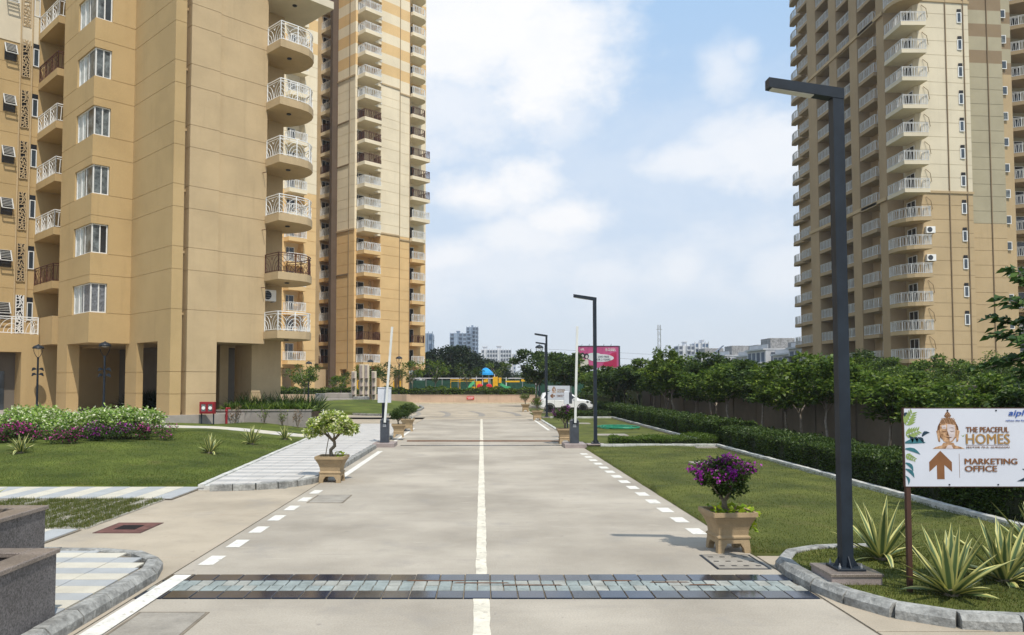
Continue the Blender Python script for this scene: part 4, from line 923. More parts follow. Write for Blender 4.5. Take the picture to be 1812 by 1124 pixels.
# street lamps --------------------------------------------------------------
def street_lamp(loc, label, plinth=None):
    t = thing('street_lamp', label, 'street lamp', loc, 0, 'square dark street lamps along the right kerb')
    MB().bbox(-.068, .068, -.068, .068, .03, 5.93, .004).build('pole', DARK, t)
    a = MB(); d = Vector((-.985, 0, .16)).normalized(); s = Vector((.075, 0, 5.86))
    a.bar(s, s + d * .94, .15, .13, (0, 1, 0)) if False else a.loft([[(.073, -.073, 5.80), (.073, .073, 5.80), (.073, .073, 5.935), (.073, -.073, 5.935)], [(-.86, -.073, 5.955), (-.86, .073, 5.955), (-.86, .073, 6.075), (-.86, -.073, 6.075)]])
    a.build('arm', DARK, t)
    MB().loft([[(-.30, -.055, 5.850), (-.30, .055, 5.850), (-.30, .055, 5.87), (-.30, -.055, 5.87)], [(-.82, -.055, 5.938), (-.82, .055, 5.938), (-.82, .055, 5.955), (-.82, -.055, 5.955)]]).build('lamp_lens', M('lamp_lens', (.55, .55, .5), .1, 3, .3) if 'lamp_lens' not in MATS else MATS['lamp_lens'], t)
    MB().bbox(-.17, .17, -.17, .17, 0, .028, .004).build('base_plate', DARK, t)
    g = MB()
    for a_ in range(4):
        c, s_ = math.cos(a_ * math.pi / 2), math.sin(a_ * math.pi / 2)
        g.add([(c * .079 - s_ * .006, s_ * .079 + c * .006, .03), (c * .155 - s_ * .006, s_ * .155 + c * .006, .03), (c * .079 - s_ * .006, s_ * .079 + c * .006, .16), (c * .079 + s_ * .006, s_ * .079 - c * .006, .03), (c * .155 + s_ * .006, s_ * .155 - c * .006, .03), (c * .079 + s_ * .006, s_ * .079 - c * .006, .16)], [(0, 1, 2), (3, 5, 4), (1, 4, 5, 2), (0, 2, 5, 3), (0, 3, 4, 1)])
    g.build('gusset', DARK, t)
    for x in (-.13, .13):
        for y in (-.13, .13): MB().lathe([(.016, .028), (.016, .055), (.008, .06), (.008, .085)], 6, (x, y, 0)).build('bolt', STEEL, t)
    if plinth:
        MB().bbox(-.30, .30, -.29, .29, -plinth, -.035, .002).build('plinth', GRANP, t); MB().bbox(-.315, .315, -.305, .305, -.034, -.001, .005).build('plinth_cap', GRANT, t)
    else: MB().bbox(-.35, .35, -.3, .3, -.04, -.001, .005).build('plinth', GRANP, t)
    return t
street_lamp((4.45, 9.78, .24), 'tall dark square street lamp in the near right kerb island, standing on a granite block', .14)
street_lamp((4.62, 32.2, .05), 'tall dark square street lamp beside the gate barrier at the corner of the low hedge')
street_lamp((4.72, 57.4, .05), 'dark square street lamp in front of the white car'); street_lamp((5.62, 69.5, .05), 'furthest dark square street lamp, behind the white car')
def park_lamp(loc, label, s=1., floods=True):
    t = thing('park_lamp', label, 'park lamp', loc, rr.uniform(0, .6), 'round headed park lamps')
    MB().lathe([(.10, 0), (.10, .35), (.085, .4), (.06, .45), (.055, 2.2), (.05, 3.05), (.06, 3.06), (.06, 3.12), (.03, 3.14)], 12).build('pole', DARK, t)
    MB().lathe([(.30, 3.62), (.31, 3.66), (.27, 3.73), (.17, 3.80), (.05, 3.84), (.02, 3.88)], 20).build('lamp_shade', DARK, t, smooth=False)
    q = MB()
    for sg in (-1, 1): q.tube([(sg * .02, 0, 3.1), (sg * .10, 0, 3.18), (sg * .19, 0, 3.36), (sg * .23, 0, 3.5), (sg * .23, 0, 3.63)], .016, 6)
    q.build('yoke', DARK, t); MB().lathe([(.06, 3.57), (.14, 3.6), (.22, 3.615)], 12).build('lamp', MATS['lamp_lens'], t)
    if floods:
        for z in (2.42, 2.12):
            for sg in (-1, 1):
                f = MB().loft([[(sg * .07, -.04, z), (sg * .07, .04, z), (sg * .07, .04, z + .05), (sg * .07, -.04, z + .05)], [(sg * .20, -.09, z - .02), (sg * .20, .09, z - .02), (sg * .18, .09, z + .12), (sg * .18, -.09, z + .12)], [(sg * .30, -.09, z - .08), (sg * .30, .09, z - .08), (sg * .26, .09, z + .10), (sg * .26, -.09, z + .10)]]).build('floodlight', DARK, t)
    if s != 1: t.scale = (s, s, s)
    return t
park_lamp((-19.15, 40.2, .75), 'dark park lamp with dome shade standing before the covered entrance of the near block')
park_lamp((-25.4, 45.3, .85), 'dark park lamp with dome shade against the sunlit wall at the far left')
park_lamp((-10.2, 97.9, .62), 'park lamp with dome shade rising beside the far tower corner', 1.35, False); park_lamp((-13.9, 99, .62), 'park lamp beside the white fountain columns', 1.25); park_lamp((8.2, 112, .6), 'park lamp with dome shade above the far right trees', 1.9)
park_lamp((-3.2, 116, .62), 'thin park lamp between the dark tree and the playground', 1.1, False); park_lamp((-19.2, 88, .3), 'park lamp among the small trees before the far tower', 1.2, False)
# gate barriers -------------------------------------------------------------
def barrier(loc, label, lean):
    t = thing('gate_barrier', label, 'barrier', loc, 0, 'raised gate barriers'); MB().bbox(-.17, .17, -.14, .14, .16, 1.02, .015).build('cabinet', CHAR, t)
    MB().bbox(-.185, .185, -.155, .155, 1.021, 1.10, .08).build('cabinet_lid', STEEL if lean < 0 else CHAR, t)
    MB().box(-.06, .06, -.148, -.141, .78, .90).build('badge', STEEL, t)
    MB().bbox(-.42, .42, -.55, .75, 0, .155, .01).build('plinth', GRANP, t)
    b = MB(); a, e = Vector((.02, -.20, .95)), Vector((.02 + lean, -.20, 4.72)); b.bar(a, e, .088, .05, (0, 1, 0)); b.build('boom', BOOMW, t)
    MB().lathe([(.07, -.235), (.07, -.143)], 12).build('hub', DARK, t) if False else MB().bbox(-.07, .11, -.17, -.142, .9, 1.08, .01).build('hub', DARK, t)
    return t
barrier((-3.82, 31.4, 0), 'charcoal gate barrier cabinet with its white boom raised, on the left kerb', .27); barrier((3.63, 31.1, 0), 'charcoal gate barrier cabinet with its white boom raised, on the right side by the lamp', .10)
t = thing('reader_box', 'pale grey control box on a dark post beside the left gate barrier', 'control box', (-3.93, 31.75, .1)); MB().bbox(-.055, .055, -.04, .04, 0, 1.75, .005).build('post', DARK, t); MB().bbox(-.20, .32, -.20, .02, 1.62, 2.2, .02).build('box', M('pale_grey', (.56, .58, .62), .05, 3, .4), t); MB().bbox(-.21, .33, -.22, .03, 2.201, 2.23, .008).build('lid', MATS['pale_grey'], t)
t = thing('reader_box', 'pale bluish control box on a thin post behind the right gate barrier', 'control box', (3.92, 36.2, 0)); MB().bbox(-.03, .03, -.03, .03, 0, 1.7, .005).build('post', DARK, t); MB().bbox(-.16, .06, -.16, .0, 1.55, 2.12, .02).build('box', MATS['pale_grey'], t); MB().bbox(.062, .20, -.14, .0, 1.56, 2.08, .01).build('open_door', CHAR, t)
# planters ------------------------------------------------------------------
POTP = [(.24, .14), (.235, .20), (.25, .215), (.25, .235), (.235, .245), (.225, .26), (.235, .34), (.262, .42), (.292, .48), (.312, .505), (.312, .53), (.335, .535), (.335, .60), (.300, .60), (.29, .53)]
def flower_pot(loc, label, sc=1., rz=0.):
    t = thing('flower_pot', label, 'planter', loc, rz, 'sand coloured square planters along the road')
    MB().sq(POTP, .03).build('body', POT, t)
    for sx_ in (-1, 1):
        for sy in (-1, 1): MB().loft([[(sx_ * .24, sy * .24, .139), (sx_ * .10, sy * .24, .139), (sx_ * .10, sy * .10, .139), (sx_ * .24, sy * .10, .139)], [(sx_ * .245, sy * .245, .06), (sx_ * .15, sy * .245, .06), (sx_ * .15, sy * .15, .06), (sx_ * .245, sy * .15, .06)], [(sx_ * .25, sy * .25, 0), (sx_ * .155, sy * .25, 0), (sx_ * .155, sy * .155, 0), (sx_ * .25, sy * .155, 0)]]).build('foot', POT, t)
    MB().box(-.285, .285, -.285, .285, .50, .545).build('soil', SOIL, t)
    t.scale = (sc,) * 3; return t
flower_pot((3.70, 12.0, 0), 'sand coloured square planter under the purple bougainvillea at the near right kerb', 1.0, .08)
flower_pot((-3.80, 20.25, 0), 'sand coloured square planter with the cream flowered bonsai tree at the left kerb', 1.10, -.05)
flower_pot((3.47, 32.9, 0), 'sand coloured planter half hidden behind the right gate barrier', 1.05); flower_pot((-3.65, 35.0, .13), 'sand coloured planter just behind the left gate barrier', .95, .1); flower_pot((-3.85, 41.4, 0), 'sand coloured planter standing further back on the left kerb', 1.1, .05)
flower_pot((3.75, 53.4, 0), 'sand coloured planter in front of the white car', 1.1); flower_pot((3.85, 69.5, 0), 'sand coloured planter furthest away at the road end', 1.1)
# fire hose cabinet and hydrant ----------------------------------------------
t = thing('hose_cabinet', 'red fire hose cabinet with two glazed doors in front of the near block', 'fire cabinet', (-13.55, 39.25, .92)); MB().bbox(-.42, .42, -.13, .13, .08, .78, .02).build('box', RED, t)
for x in (-.22, .16):
    d = MB()
    for a in ((x - .15, x + .21, .14, .22), (x - .15, x + .21, .64, .72), (x - .15, x - .09, .22, .64), (x + .15, x + .21, .22, .64)): d.box(a[0], a[1], -.15, -.131, a[2], a[3])
    dd = d.build('door', RED, t); MB().box(x - .09, x + .15, -.14, -.132, .22, .64).build('glass', DUSTY, dd); l = MB().lathe([(.10, 0), (.10, .006)], 14); l.v = [(a + x + .03, -.146 - c, b + .42) for a, b, c in l.v]; l.build('hose_reel', WHITE, dd)
for x in (-.34, .34): MB().box(x - .03, x + .03, -.03, .03, -.55, .08).build('leg', DARK, t)
t.scale = (.88, .88, .84)
t = thing('fire_hydrant', 'red fire hydrant pipe in front of the grey planter wall', 'hydrant', (-12.95, 40.3, .35)); MB().lathe([(.06, 0), (.055, .7), (.075, .71), (.075, .76), (.06, .78), (.06, .88), (.03, .92)], 12).build('pipe', RED, t); q = MB().lathe([(.05, 0), (.05, .18), (.06, .19)], 10); q.v = [(z, y, x + .86) for x, y, z in q.v]; q.build('outlet', RED, t)
# entrance sign ---------------------------------------------------------------
def leafspray(t, base, ang, n, L, wd, mat, step, y=-.009, name='leaf_print', stem=True, tip=.5):
    d = (math.cos(R(ang)), math.sin(R(ang)))
    for k in range(n):
        p = (base[0] + d[0] * step * k, base[1] + d[1] * step * k); s = 1 - tip * k / n
        for sg in (-1, 1):
            a = R(ang + sg * 42); q = (math.cos(a), math.sin(a)); nn = (-q[1], q[0]); l_, w_ = L * s, wd * s
            plate(name, [p, (p[0] + q[0] * l_ * .35 + nn[0] * w_, p[1] + q[1] * l_ * .35 + nn[1] * w_), (p[0] + q[0] * l_ * .7 + nn[0] * w_ * .7, p[1] + q[1] * l_ * .7 + nn[1] * w_ * .7), (p[0] + q[0] * l_, p[1] + q[1] * l_),
                         (p[0] + q[0] * l_ * .7 - nn[0] * w_ * .7, p[1] + q[1] * l_ * .7 - nn[1] * w_ * .7), (p[0] + q[0] * l_ * .35 - nn[0] * w_, p[1] + q[1] * l_ * .35 - nn[1] * w_)], mat, t, y - .0006 * (k % 3))
def blade(t, p, q, wd, mat, bend=.02, y=-.009):
    d = Vector((q[0] - p[0], q[1] - p[1])); n = Vector((-d.y, d.x)).normalized(); P0 = Vector(p)
    up_ = [P0 + d * k + n * (wd * math.sin(math.pi * min(1, k * .9 + .1)) + bend * math.sin(math.pi * k)) for k in (0, .25, .5, .75)]; dn = [P0 + d * k + n * (-wd * math.sin(math.pi * min(1, k * .9 + .1)) + bend * math.sin(math.pi * k)) for k in (0, .25, .5, .75)]
    plate('leaf_print', [tuple(v) for v in up_] + [q] + [tuple(v) for v in dn[::-1]], mat, t, y)
def ell(cx, cz, a, b, n=20, a0=0, a1=360): return [(cx + a * math.cos(R(a0 + (a1 - a0) * k / n)), cz + b * math.sin(R(a0 + (a1 - a0) * k / n))) for k in range(n if a1 - a0 == 360 else n + 1)]
def head(t, cx, z0, s):
    """bronze statue head printed on the board: shoulders, neck, ears, face, curled hair and topknot"""
    P = lambda pts: [(cx + x * s, z0 + z * s) for x, z in pts]
    plate('head_print', P([(-.52, 0), (-.42, .06), (-.22, .11), (-.16, .2), (.18, .2), (.22, .11), (.42, .06), (.55, 0)]), FACE1, t, -.0085); plate('head_print', P([(-.10, 0), (-.02, .12), (.10, .13), (.16, .0)]), FACE3, t, -.0093)
    for sg in (-1, 1): plate('head_print', P([(sg * .35, .62), (sg * .39, .58), (sg * .36, .46), (sg * .33, .25), (sg * .27, .22), (sg * .27, .42), (sg * .30, .62)]), FACE1, t, -.0091)
    plate('head_print', P(ell(0, .62, .355, .37) ), FACE2, t, -.0088)
    plate('head_print', P([(-.33, .62)] + [(.33 * math.cos(R(a)), .62 + .42 * math.sin(R(a))) for a in range(170, 90, -10)] + [(-.12, 1.09), (-.07, 1.16), (0, 1.26), (.07, 1.16), (.12, 1.09)] + [(.33 * math.cos(R(a)), .62 + .42 * math.sin(R(a))) for a in range(90, 5, -10)] + [(.33, .62), (.25, .8), (-.25, .8)]), FACE2, t, -.0094)
    k = 0
    for row in range(9):
        z = .84 + row * .043; hw = .30 * math.sqrt(max(.02, 1 - ((z - .66) / .5) ** 2)) if z < 1.05 else .09
        m = max(2, int(hw * 2 / .052))
        for i in range(m):
            x = -hw + 2 * hw * (i + .5 + .25 * (row % 2)) / m; plate('curl_print', P(ell(x, z, .019, .017, 7)), FACE1, t, -.0103 - .0003 * (k % 2)); k += 1
    plate('head_print', P([(-.26, .80), (0, .85), (.26, .80), (.285, .62), (.25, .40), (.17, .26), (.07, .195), (-.05, .195), (-.16, .26), (-.25, .42), (-.285, .62)]), FACE1, t, -.0099)
    plate('head_print', P([(-.02, .82), (.22, .79), (.24, .62), (.22, .42), (.14, .29), (.05, .24), (.03, .45), (-.03, .60)]), FACE3, t, -.0105); plate('head_print', P([(-.22, .77), (-.06, .80), (-.06, .66), (-.20, .66)]), FACE3, t, -.0105)
    for sg in (-1, 1):
        plate('head_print', P([(sg * .05, .60), (sg * .12, .575), (sg * .21, .60), (sg * .21, .588), (sg * .12, .555), (sg * .05, .588)]), FACE2, t, -.0112); plate('head_print', P([(sg * .03, .68), (sg * .13, .71), (sg * .22, .67), (sg * .13, .695)]), FACE2, t, -.0112)
    plate('head_print', P([(-.02, .60), (-.05, .46), (-.01, .435), (.05, .455), (.03, .46), (0, .46)]), FACE2, t, -.0113); plate('head_print', P([(-.09, .375), (-.03, .39), (.02, .383), (.08, .39), (.13, .375), (.02, .345)]), FACE2, t, -.0112)
def entrance_sign(loc, label, Wd, Hd, zb, posts, arrow, frame=False, small=False):
    t = thing('direction_sign', label, 'sign', loc)
    for x in posts: MB().bbox(x - .025, x + .025, .0, .05, 0, zb + Hd, .004).build('post', SBR2, t)
    b = MB().bbox(0, Wd, -.006, -.001, zb, zb + Hd, .001).build('board', SIGNW, t); e = MB()
    e.box(-.012, -.001, -.008, .03, zb - .006, zb + Hd + .006); e.box(Wd + .001, Wd + .012, -.008, .03, zb - .006, zb + Hd + .006); e.box(0, Wd, -.004, .03, zb - .01, zb - .001); e.box(0, Wd, -.004, .03, zb + Hd + .001, zb + Hd + .01); e.build('frame', SBR2, t)
    u = Hd / .89; X = lambda v: v * u; Z = lambda v: zb + v * u   # layout of the near board: 1 unit = its metres
    head(t, X(.500), Z(.43), .345 * u)
    text('THE PEACEFUL', X(.705), Z(.618), X(.49), X(.062), SBR, t, bold=.07); text('HOMES', X(.702), Z(.485), X(.50), X(.115), SGOLD, t, bold=.05)
    plate('rule_print', [(X(.705), Z(.474)), (X(1.20), Z(.474)), (X(1.20), Z(.4695)), (X(.705), Z(.4695))], SBR, t); text('SECTOR 70-A, GURGAON', X(.705), Z(.436), X(.495), X(.022), SBR, t)
    plate('bird_print', [(X(.652), Z(.585)), (X(.672), Z(.577)), (X(.69), Z(.597)), (X(.682), Z(.572)), (X(.67), Z(.567))], SGRN, t)
    plate('rule_print', [(X(.620), Z(.10)), (X(.623), Z(.10)), (X(.623), Z(.375)), (X(.620), Z(.375))], SBR, t)
    text('MARKETING', X(.68), Z(.253), X(.60), X(.066), SBR, t, bold=.09); text('OFFICE', X(.68), Z(.17), X(.365), X(.066), SBR, t, bold=.09)
    A_ = [(0, .325), (.13, .195), (.13, .085), (.043, .163), (.043, 0), (-.043, 0), (-.043, .163), (-.13, .085), (-.13, .195)]
    A_ = [(a, b - .1625) for a, b in A_]
    if arrow == 'left': A_ = [(-b, a) for a, b in A_]
    plate('arrow_print', [(X(.405 + a), Z(.245 + b)) for a, b in A_], SBR, t)
    if not small:
        text('aipl', X(1.20), Z(.79), X(.185), X(.085), SBLUE, t, shear=.25, bold=.05); text('values the future', X(1.165), Z(.745), X(.28), X(.02), SBLUE, t)
        for x in (.50, 1.06):
            for z in (.87, .02): MB().box(X(x) - .008, X(x) + .008, -.012, -.006, Z(z) - .008, Z(z) + .008).build('screw', DARK, t)
    leafspray(t, (X(.02), Z(.70)), 62, 5, X(.115), X(.017), SGRN, X(.036)); leafspray(t, (X(.015), Z(.585)), 20, 5, X(.10), X(.016), SGRN, X(.034), -.0095); leafspray(t, (X(.01), Z(.36)), -28, 5, X(.06), X(.011), SGRN, X(.026))
    for p, q, w_, mt in (((.005, .50), (.24, .50), .03, STEAL), ((.005, .43), (.175, .365), .022, STEAL), ((.05, .58), (.085, .495), .018, SNAVY), ((.10, .57), (.14, .50), .018, SNAVY), ((.15, .56), (.215, .49), .018, SNAVY), ((.20, .575), (.29, .615), .02, SNAVY), ((.005, .27), (.09, .175), .02, STEAL), ((.005, .20), (.10, .10), .02, STEAL), ((.005, .12), (.03, .02), .014, STEAL), ((.005, .80), (.05, .84), .014, SNAVY)):
        blade(t, (X(p[0]), Z(p[1])), (X(q[0]), Z(q[1])), X(w_), mt, y=-.0100)
    if not small:
        for p, q, w_, mt in (((1.46, .15), (1.28, .06), .02, SNAVY), ((1.46, .22), (1.34, .20), .018, SNAVY), ((1.46, .07), (1.36, .01), .018, SGRN)): blade(t, (X(p[0]), Z(p[1])), (X(q[0]), Z(q[1])), X(w_), mt, y=-.0100)
    return t
entrance_sign((4.87, 9.15, .1), 'large white direction sign with a bronze head and an up arrow, near right', 1.47, .89, 1.215, (.035, 1.43), 'up')
entrance_sign((5.05, 62.0, .05), 'small distant sign with bronze head and left arrow, in front of the white car', 1.86, 1.10, 1.14, (.1, 1.76), 'left', small=True)
# white car -----------------------------------------------------------------
def car(loc):
    t = thing('parked_car', 'white compact crossover car parked sideways behind the distant sign', 'car', loc)
    def ring(x, hw, zb, zbelt, zt, hwt): return [(x, -hw * .9, zb), (x, -hw, zb + .15), (x, -hw, zbelt - .08), (x, -hw * .97, zbelt), (x, -hwt, zt - .05), (x, -hwt * .82, zt), (x, hwt * .82, zt), (x, hwt, zt - .05), (x, hw * .97, zbelt), (x, hw, zbelt - .08), (x, hw, zb + .15), (x, hw * .9, zb)]
    st = [(0, .70, .45, .86, .90, .66), (.10, .84, .32, .98, 1.03, .78), (.30, .88, .27, 1.04, 1.10, .80), (.62, .89, .24, 1.05, 1.12, .82), (3.0, .89, .24, 1.00, 1.06, .82), (3.5, .88, .24, .97, 1.02, .78), (3.95, .85, .27, .88, .93, .70), (4.18, .77, .33, .74, .79, .60), (4.25, .62, .45, .62, .66, .5)]
    MB().loft([ring(*s) for s in st]).build('body', CARW, t)
    g = [(.10, .80, 1.02, 1.08, .80), (.30, .80, 1.08, 1.52, .68), (.80, .80, 1.08, 1.62, .64), (1.9, .80, 1.06, 1.63, .64), (2.45, .80, 1.04, 1.55, .63), (3.25, .80, .99, 1.03, .76)]
    MB().loft([[(x, -a, zb), (x, -a + .01, zb + .02), (x, -b - .02, zt - .06), (x, -b * .85, zt), (x, b * .85, zt), (x, b + .02, zt - .06), (x, a - .01, zb + .02), (x, a, zb)] for x, a, zb, zt, b in g]).build('cabin', CARW, t, smooth=True)
    for sg in (-1, 1):
        for pts in ([(.32, 1.15), (.50, 1.46), (1.12, 1.53), (1.12, 1.12)], [(1.18, 1.12), (1.18, 1.53), (1.86, 1.55), (1.92, 1.10)], [(1.98, 1.10), (1.94, 1.54), (2.38, 1.48), (2.98, 1.06)]):
            def yy(z): return sg * (.825 - (z - 1.05) / .5 * .12)
            MB().add([(x, yy(z) + sg * .0, z) for x, z in pts], [(0, 1, 2, 3)]).build('side_window', GLASSD, t)
    MB().add([(3.20, -.68, 1.07), (3.20, .68, 1.07), (2.52, .55, 1.55), (2.52, -.55, 1.55)], [(0, 1, 2, 3)]).build('windscreen', GLASSD, t); MB().add([(.20, -.66, 1.14), (.20, .66, 1.14), (.43, .55, 1.50), (.43, -.55, 1.50)], [(0, 1, 2, 3)]).build('rear_window', GLASSD, t)
    for x in (.78, 3.38):
        for sg in (-1, 1):
            w_ = MB().lathe([(.20, -.11), (.31, -.11), (.33, -.07), (.33, .07), (.31, .11), (.20, .11)], 20); w_.v = [(a + x, c + sg * .80, b + .33) for a, b, c in w_.v]; o = w_.build('wheel', BLACK, t)
            h_ = MB().lathe([(.205, -.085), (.205, .085)], 16); h_.v = [(a + x, c + sg * .81, b + .33) for a, b, c in h_.v]; h_.build('rim', DARK, o)
            s_ = MB()
            for k in range(5):
                a = k * 2 * math.pi / 5; s_.bar((x, sg * .90, .33), (x + .195 * math.cos(a), sg * .90, .33 + .195 * math.sin(a)), .05, .02, (0, 1, 0))
            s_.build('spoke', STEEL, o); ar = MB(); p = arc(x, .33, .41, -10, 190, 12)
            for a, b in zip(p, p[1:]): ar.bar((a[0], sg * .882, a[1]), (b[0], sg * .882, b[1]), .04, .11, (0, 1, 0))
            ar.build('arch_trim', BLACK, t)
    for sg in (-1, 1):
        MB().box(1.1, 3.05, sg * .885 - .012, sg * .885 + .014, .22, .42).build('sill_trim', BLACK, t); MB().bbox(2.62, 2.78, sg * .90 - .05, sg * .90 + .09 * sg + .05, 1.05, 1.17, .03).build('mirror', CARW, t)
        MB().loft([[(3.70, sg * .80, .80), (3.70, sg * .885, .80), (3.70, sg * .885, .93), (3.70, sg * .80, .93)], [(4.18, sg * .60, .68), (4.2, sg * .80, .68), (4.16, sg * .80, .80), (4.16, sg * .6, .8)]]).build('headlight', GLASSD, t); MB().bbox(.02, .16, sg * .72 - .10, sg * .72 + .10, .86, 1.0, .01).build('tail_light', RED, t); MB().bbox(4.12, 4.24, sg * .62 - .08, sg * .62 + .08, .42, .58, .02).build('fog_light', STEEL, t)
        for x in (1.55, 2.25): MB().box(x, x + .16, sg * .893 - .012, sg * .893 + .012, .90, .93).build('door_handle', CARW, t)
        for x in (1.15, 1.95, 2.72): MB().box(x, x + .012, sg * .888 - .004, sg * .888 + .004, .38, 1.02).build('door_gap', DARK, t)
    MB().box(4.17, 4.225, -.38, .38, .46, .62).build('grille', BLACK, t); MB().bbox(.45, 1.8, -.58, -.53, 1.63, 1.67, .01).build('roof_rail', DARK, t); MB().bbox(.45, 1.8, .53, .58, 1.63, 1.67, .01).build('roof_rail', DARK, t)
    return t
car((4.80, 65.9, .03))
struct(sheet('parking_bay', [(4.5, 64.4), (12, 64.4), (12, 67.6), (4.5, 67.6)], .072, CONC2)); bpy.data.objects['parked_car'].location.z = .075; bpy.data.objects['parked_car'].scale = (1.03, 1.03, 1.05)
# fountain court at the far left ---------------------------------------------
q = thing('fountain', 'low stepped fountain court with grey stone blocks and a teal pool at the far left', 'fountain', (-15.9, 78, .1))
for x0, x1, y0, y1, z0, z1, m_ in ((-6, -.9, 1, 4, 0, .42, STEPS), (-1.5, .1, -.6, 1, 0, .45, STEPS), (.3, 3.2, -.2, 1.2, 0, .85, STEPS), (.2, 2.6, 1.6, 3.4, 0, 1.4, STEPS), (3.21, 4.6, .4, 1.9, 0, 1.05, GREYB), (-.89, .19, 2, 3, 0, 1.35, GREYB), (-1.4, -.2, -1.6, -.61, 0, .3, STEPS)): MB().bbox(x0, x1, y0, y1, z0, z1, .03).build('stone_block', m_, q)
MB().box(-5.8, -1.1, 1.2, 3.8, .421, .46).build('pool_water', TEAL, q)
t = thing('curved_bench', 'pale curved low wall behind the fountain court', 'wall', (-16.3, 86, .1)); p = arc(0, 0, 9, 150, 20, 14, 3); pi_ = arc(0, 0, 8.6, 150, 20, 14, 2.7)
MB().loft([[(*a, 0), (*b, 0), (*b, 1.15), (*a, 1.15)] for a, b in zip(p, pi_)]).build('wall', PINKW, t)
for x, z1, lb in ((-14.1, 3.6, 'white water column at the left of the four'), (-13.25, 4.35, 'taller white water column, second of the four'), (-12.7, 4.35, 'taller white water column, third of the four'), (-11.9, 3.6, 'white water column at the right of the four')):
    t = thing('water_column', lb, 'column', (x, 87.5, .2), R(20), 'white fountain columns'); MB().bbox(-.25, .25, -.25, .25, 0, z1, .02).build('shaft', COLST, t); MB().box(-.245, .02, -.272, -.251, .3, z1 - .1).build('groove_panel', GRANP, t)
    for z in (.9, 1.8, 2.7): MB().lathe([(.04, 0), (.17, .12), (.17, .16), (.0, .16)], 10, (-.05, -.40, z)).build('bowl', GRANP, t)
t = thing('yellow_frame', 'yellow painted tube frame before the far tower', 'play frame', (-15.6, 99.5, .6)); yf = MB()
for x in (0, 1.5): yf.bar((x, 0, 0), (x, 0, 2.2), .12)
yf.bar((0, 0, 2.2), (2.4, 0, 2.2), .12); yf.bar((0, 0, 1.2), (2.4, 0, 1.2), .1); yf.build('frame', YEL, t)
# playground ------------------------------------------------------------------
t = thing('play_tower', 'colourful playground tower with blue roof, yellow panels, red tunnels and green slide', 'play structure', (.55, 112, .62)); q = MB()
for x in (-1.25, -.4, .5, 1.3):
    for y in (-.6, .6): q.box(x - .05, x + .05, y - .05, y + .05, 0, 3.15)
q.build('post', FARW, t)
MB().lathe([(1.12, 3.02), (1.05, 3.3), (.72, 3.66), (.34, 3.95), (.06, 4.06)], 8, (.05, 0, 0)).build('roof', PBLU, t)
for x0, x1, z0, z1 in ((-1.35, -.55, 1.55, 2.15), (1.05, 1.75, 1.1, 2.75), (-.25, .35, 2.0, 2.5), (1.85, 2.25, 1.9, 2.65), (-2.2, -1.45, .5, 1.35), (-1.35, -.9, .6, 1.5)): MB().bbox(x0, x1, -.72, -.66, z0, z1, .02).build('panel', YEL, t)
MB().box(-1.3, 1.35, -.6, .6, 1.0, 1.07).build('deck', YEL, t)
for x in (-.75, .5):
    q = MB().lathe([(.32, 0), (.45, .05), (.45, .5), (.32, .55)], 16); q.v = [(a + x, -.8 - c, b + 1.35) for a, b, c in q.v]; q.build('tunnel', PRED, t)
for p in ([(1.9, -.2, 1.9), (2.3, -.4, 1.5), (2.9, -.6, 1.15), (3.5, -.8, 1.05)], [(-1.6, -.2, 1.9), (-1.95, -.4, 1.6), (-2.3, -.6, 1.1), (-2.6, -.7, .8)]):
    q = MB()
    for a, b in zip(p, p[1:]): q.bar(a, b, .6, .06); q.bar((a[0], a[1] - .3, a[2] + .15), (b[0], b[1] - .3, b[2] + .15), .06, .35)
    q.build('slide', PGRN, t)
q = MB()
for z in (2.15, 2.4): q.bar((-4.9, -.4, z), (-1.4, -.4, z), .09); q.bar((-4.9, .4, z), (-1.4, .4, z), .09)
for k in range(7): q.bar((-4.9 + .55 * k, -.4, 2.4), (-4.9 + .55 * k, .4, 2.4), .07)
for x in (-4.9, -3.6): q.bar((x, 0, 0), (x, 0, 2.4), .1)
q.build('monkey_bars', YEL, t)
t = thing('swing_frame', 'yellow and white playground swing frame to the right of the play tower', 'swing', (5.6, 112, .62)); q = MB()
for x in (-2.1, 2.1): q.bar((x, 0, 0), (x, 0, 2.7), .12)
q.build('post', FARW, t); MB().bbox(-2.2, -.2, -.1, .1, 2.0, 2.2, .02).build('beam', YEL, t); MB().bbox(.0, 2.2, -.1, .1, 2.1, 2.4, .02).build('beam', YEL, t)
t = thing('spring_rider', 'yellow seesaw bars in the playground at left', 'play equipment', (-12.3, 111, .62)); q = MB(); q.bar((0, 0, 0), (0, 0, 2.2), .14); q.bar((.9, 0, 0), (.9, 0, 2.2), .14); q.bar((-.9, 0, 1), (2.0, 0, 1), .14); q.build('bars', YEL, t)
t = thing('net_fence', 'green net fence with a pale top rail behind the playground', 'fence', (-22, 128, .5))
for k in range(18): MB().box(k * 2.6, k * 2.6 + .08, -.05, .05, 0, 2.7).build('post', STEEL, t)
for k in range(17): MB().box(k * 2.6 + .09, k * 2.6 + 2.59, -.012, .012, .1, 2.45).build('net_panel', NET, t)
MB().box(0, 44.3, -.06, .06, 2.701, 2.85).build('rail', FARW, t)
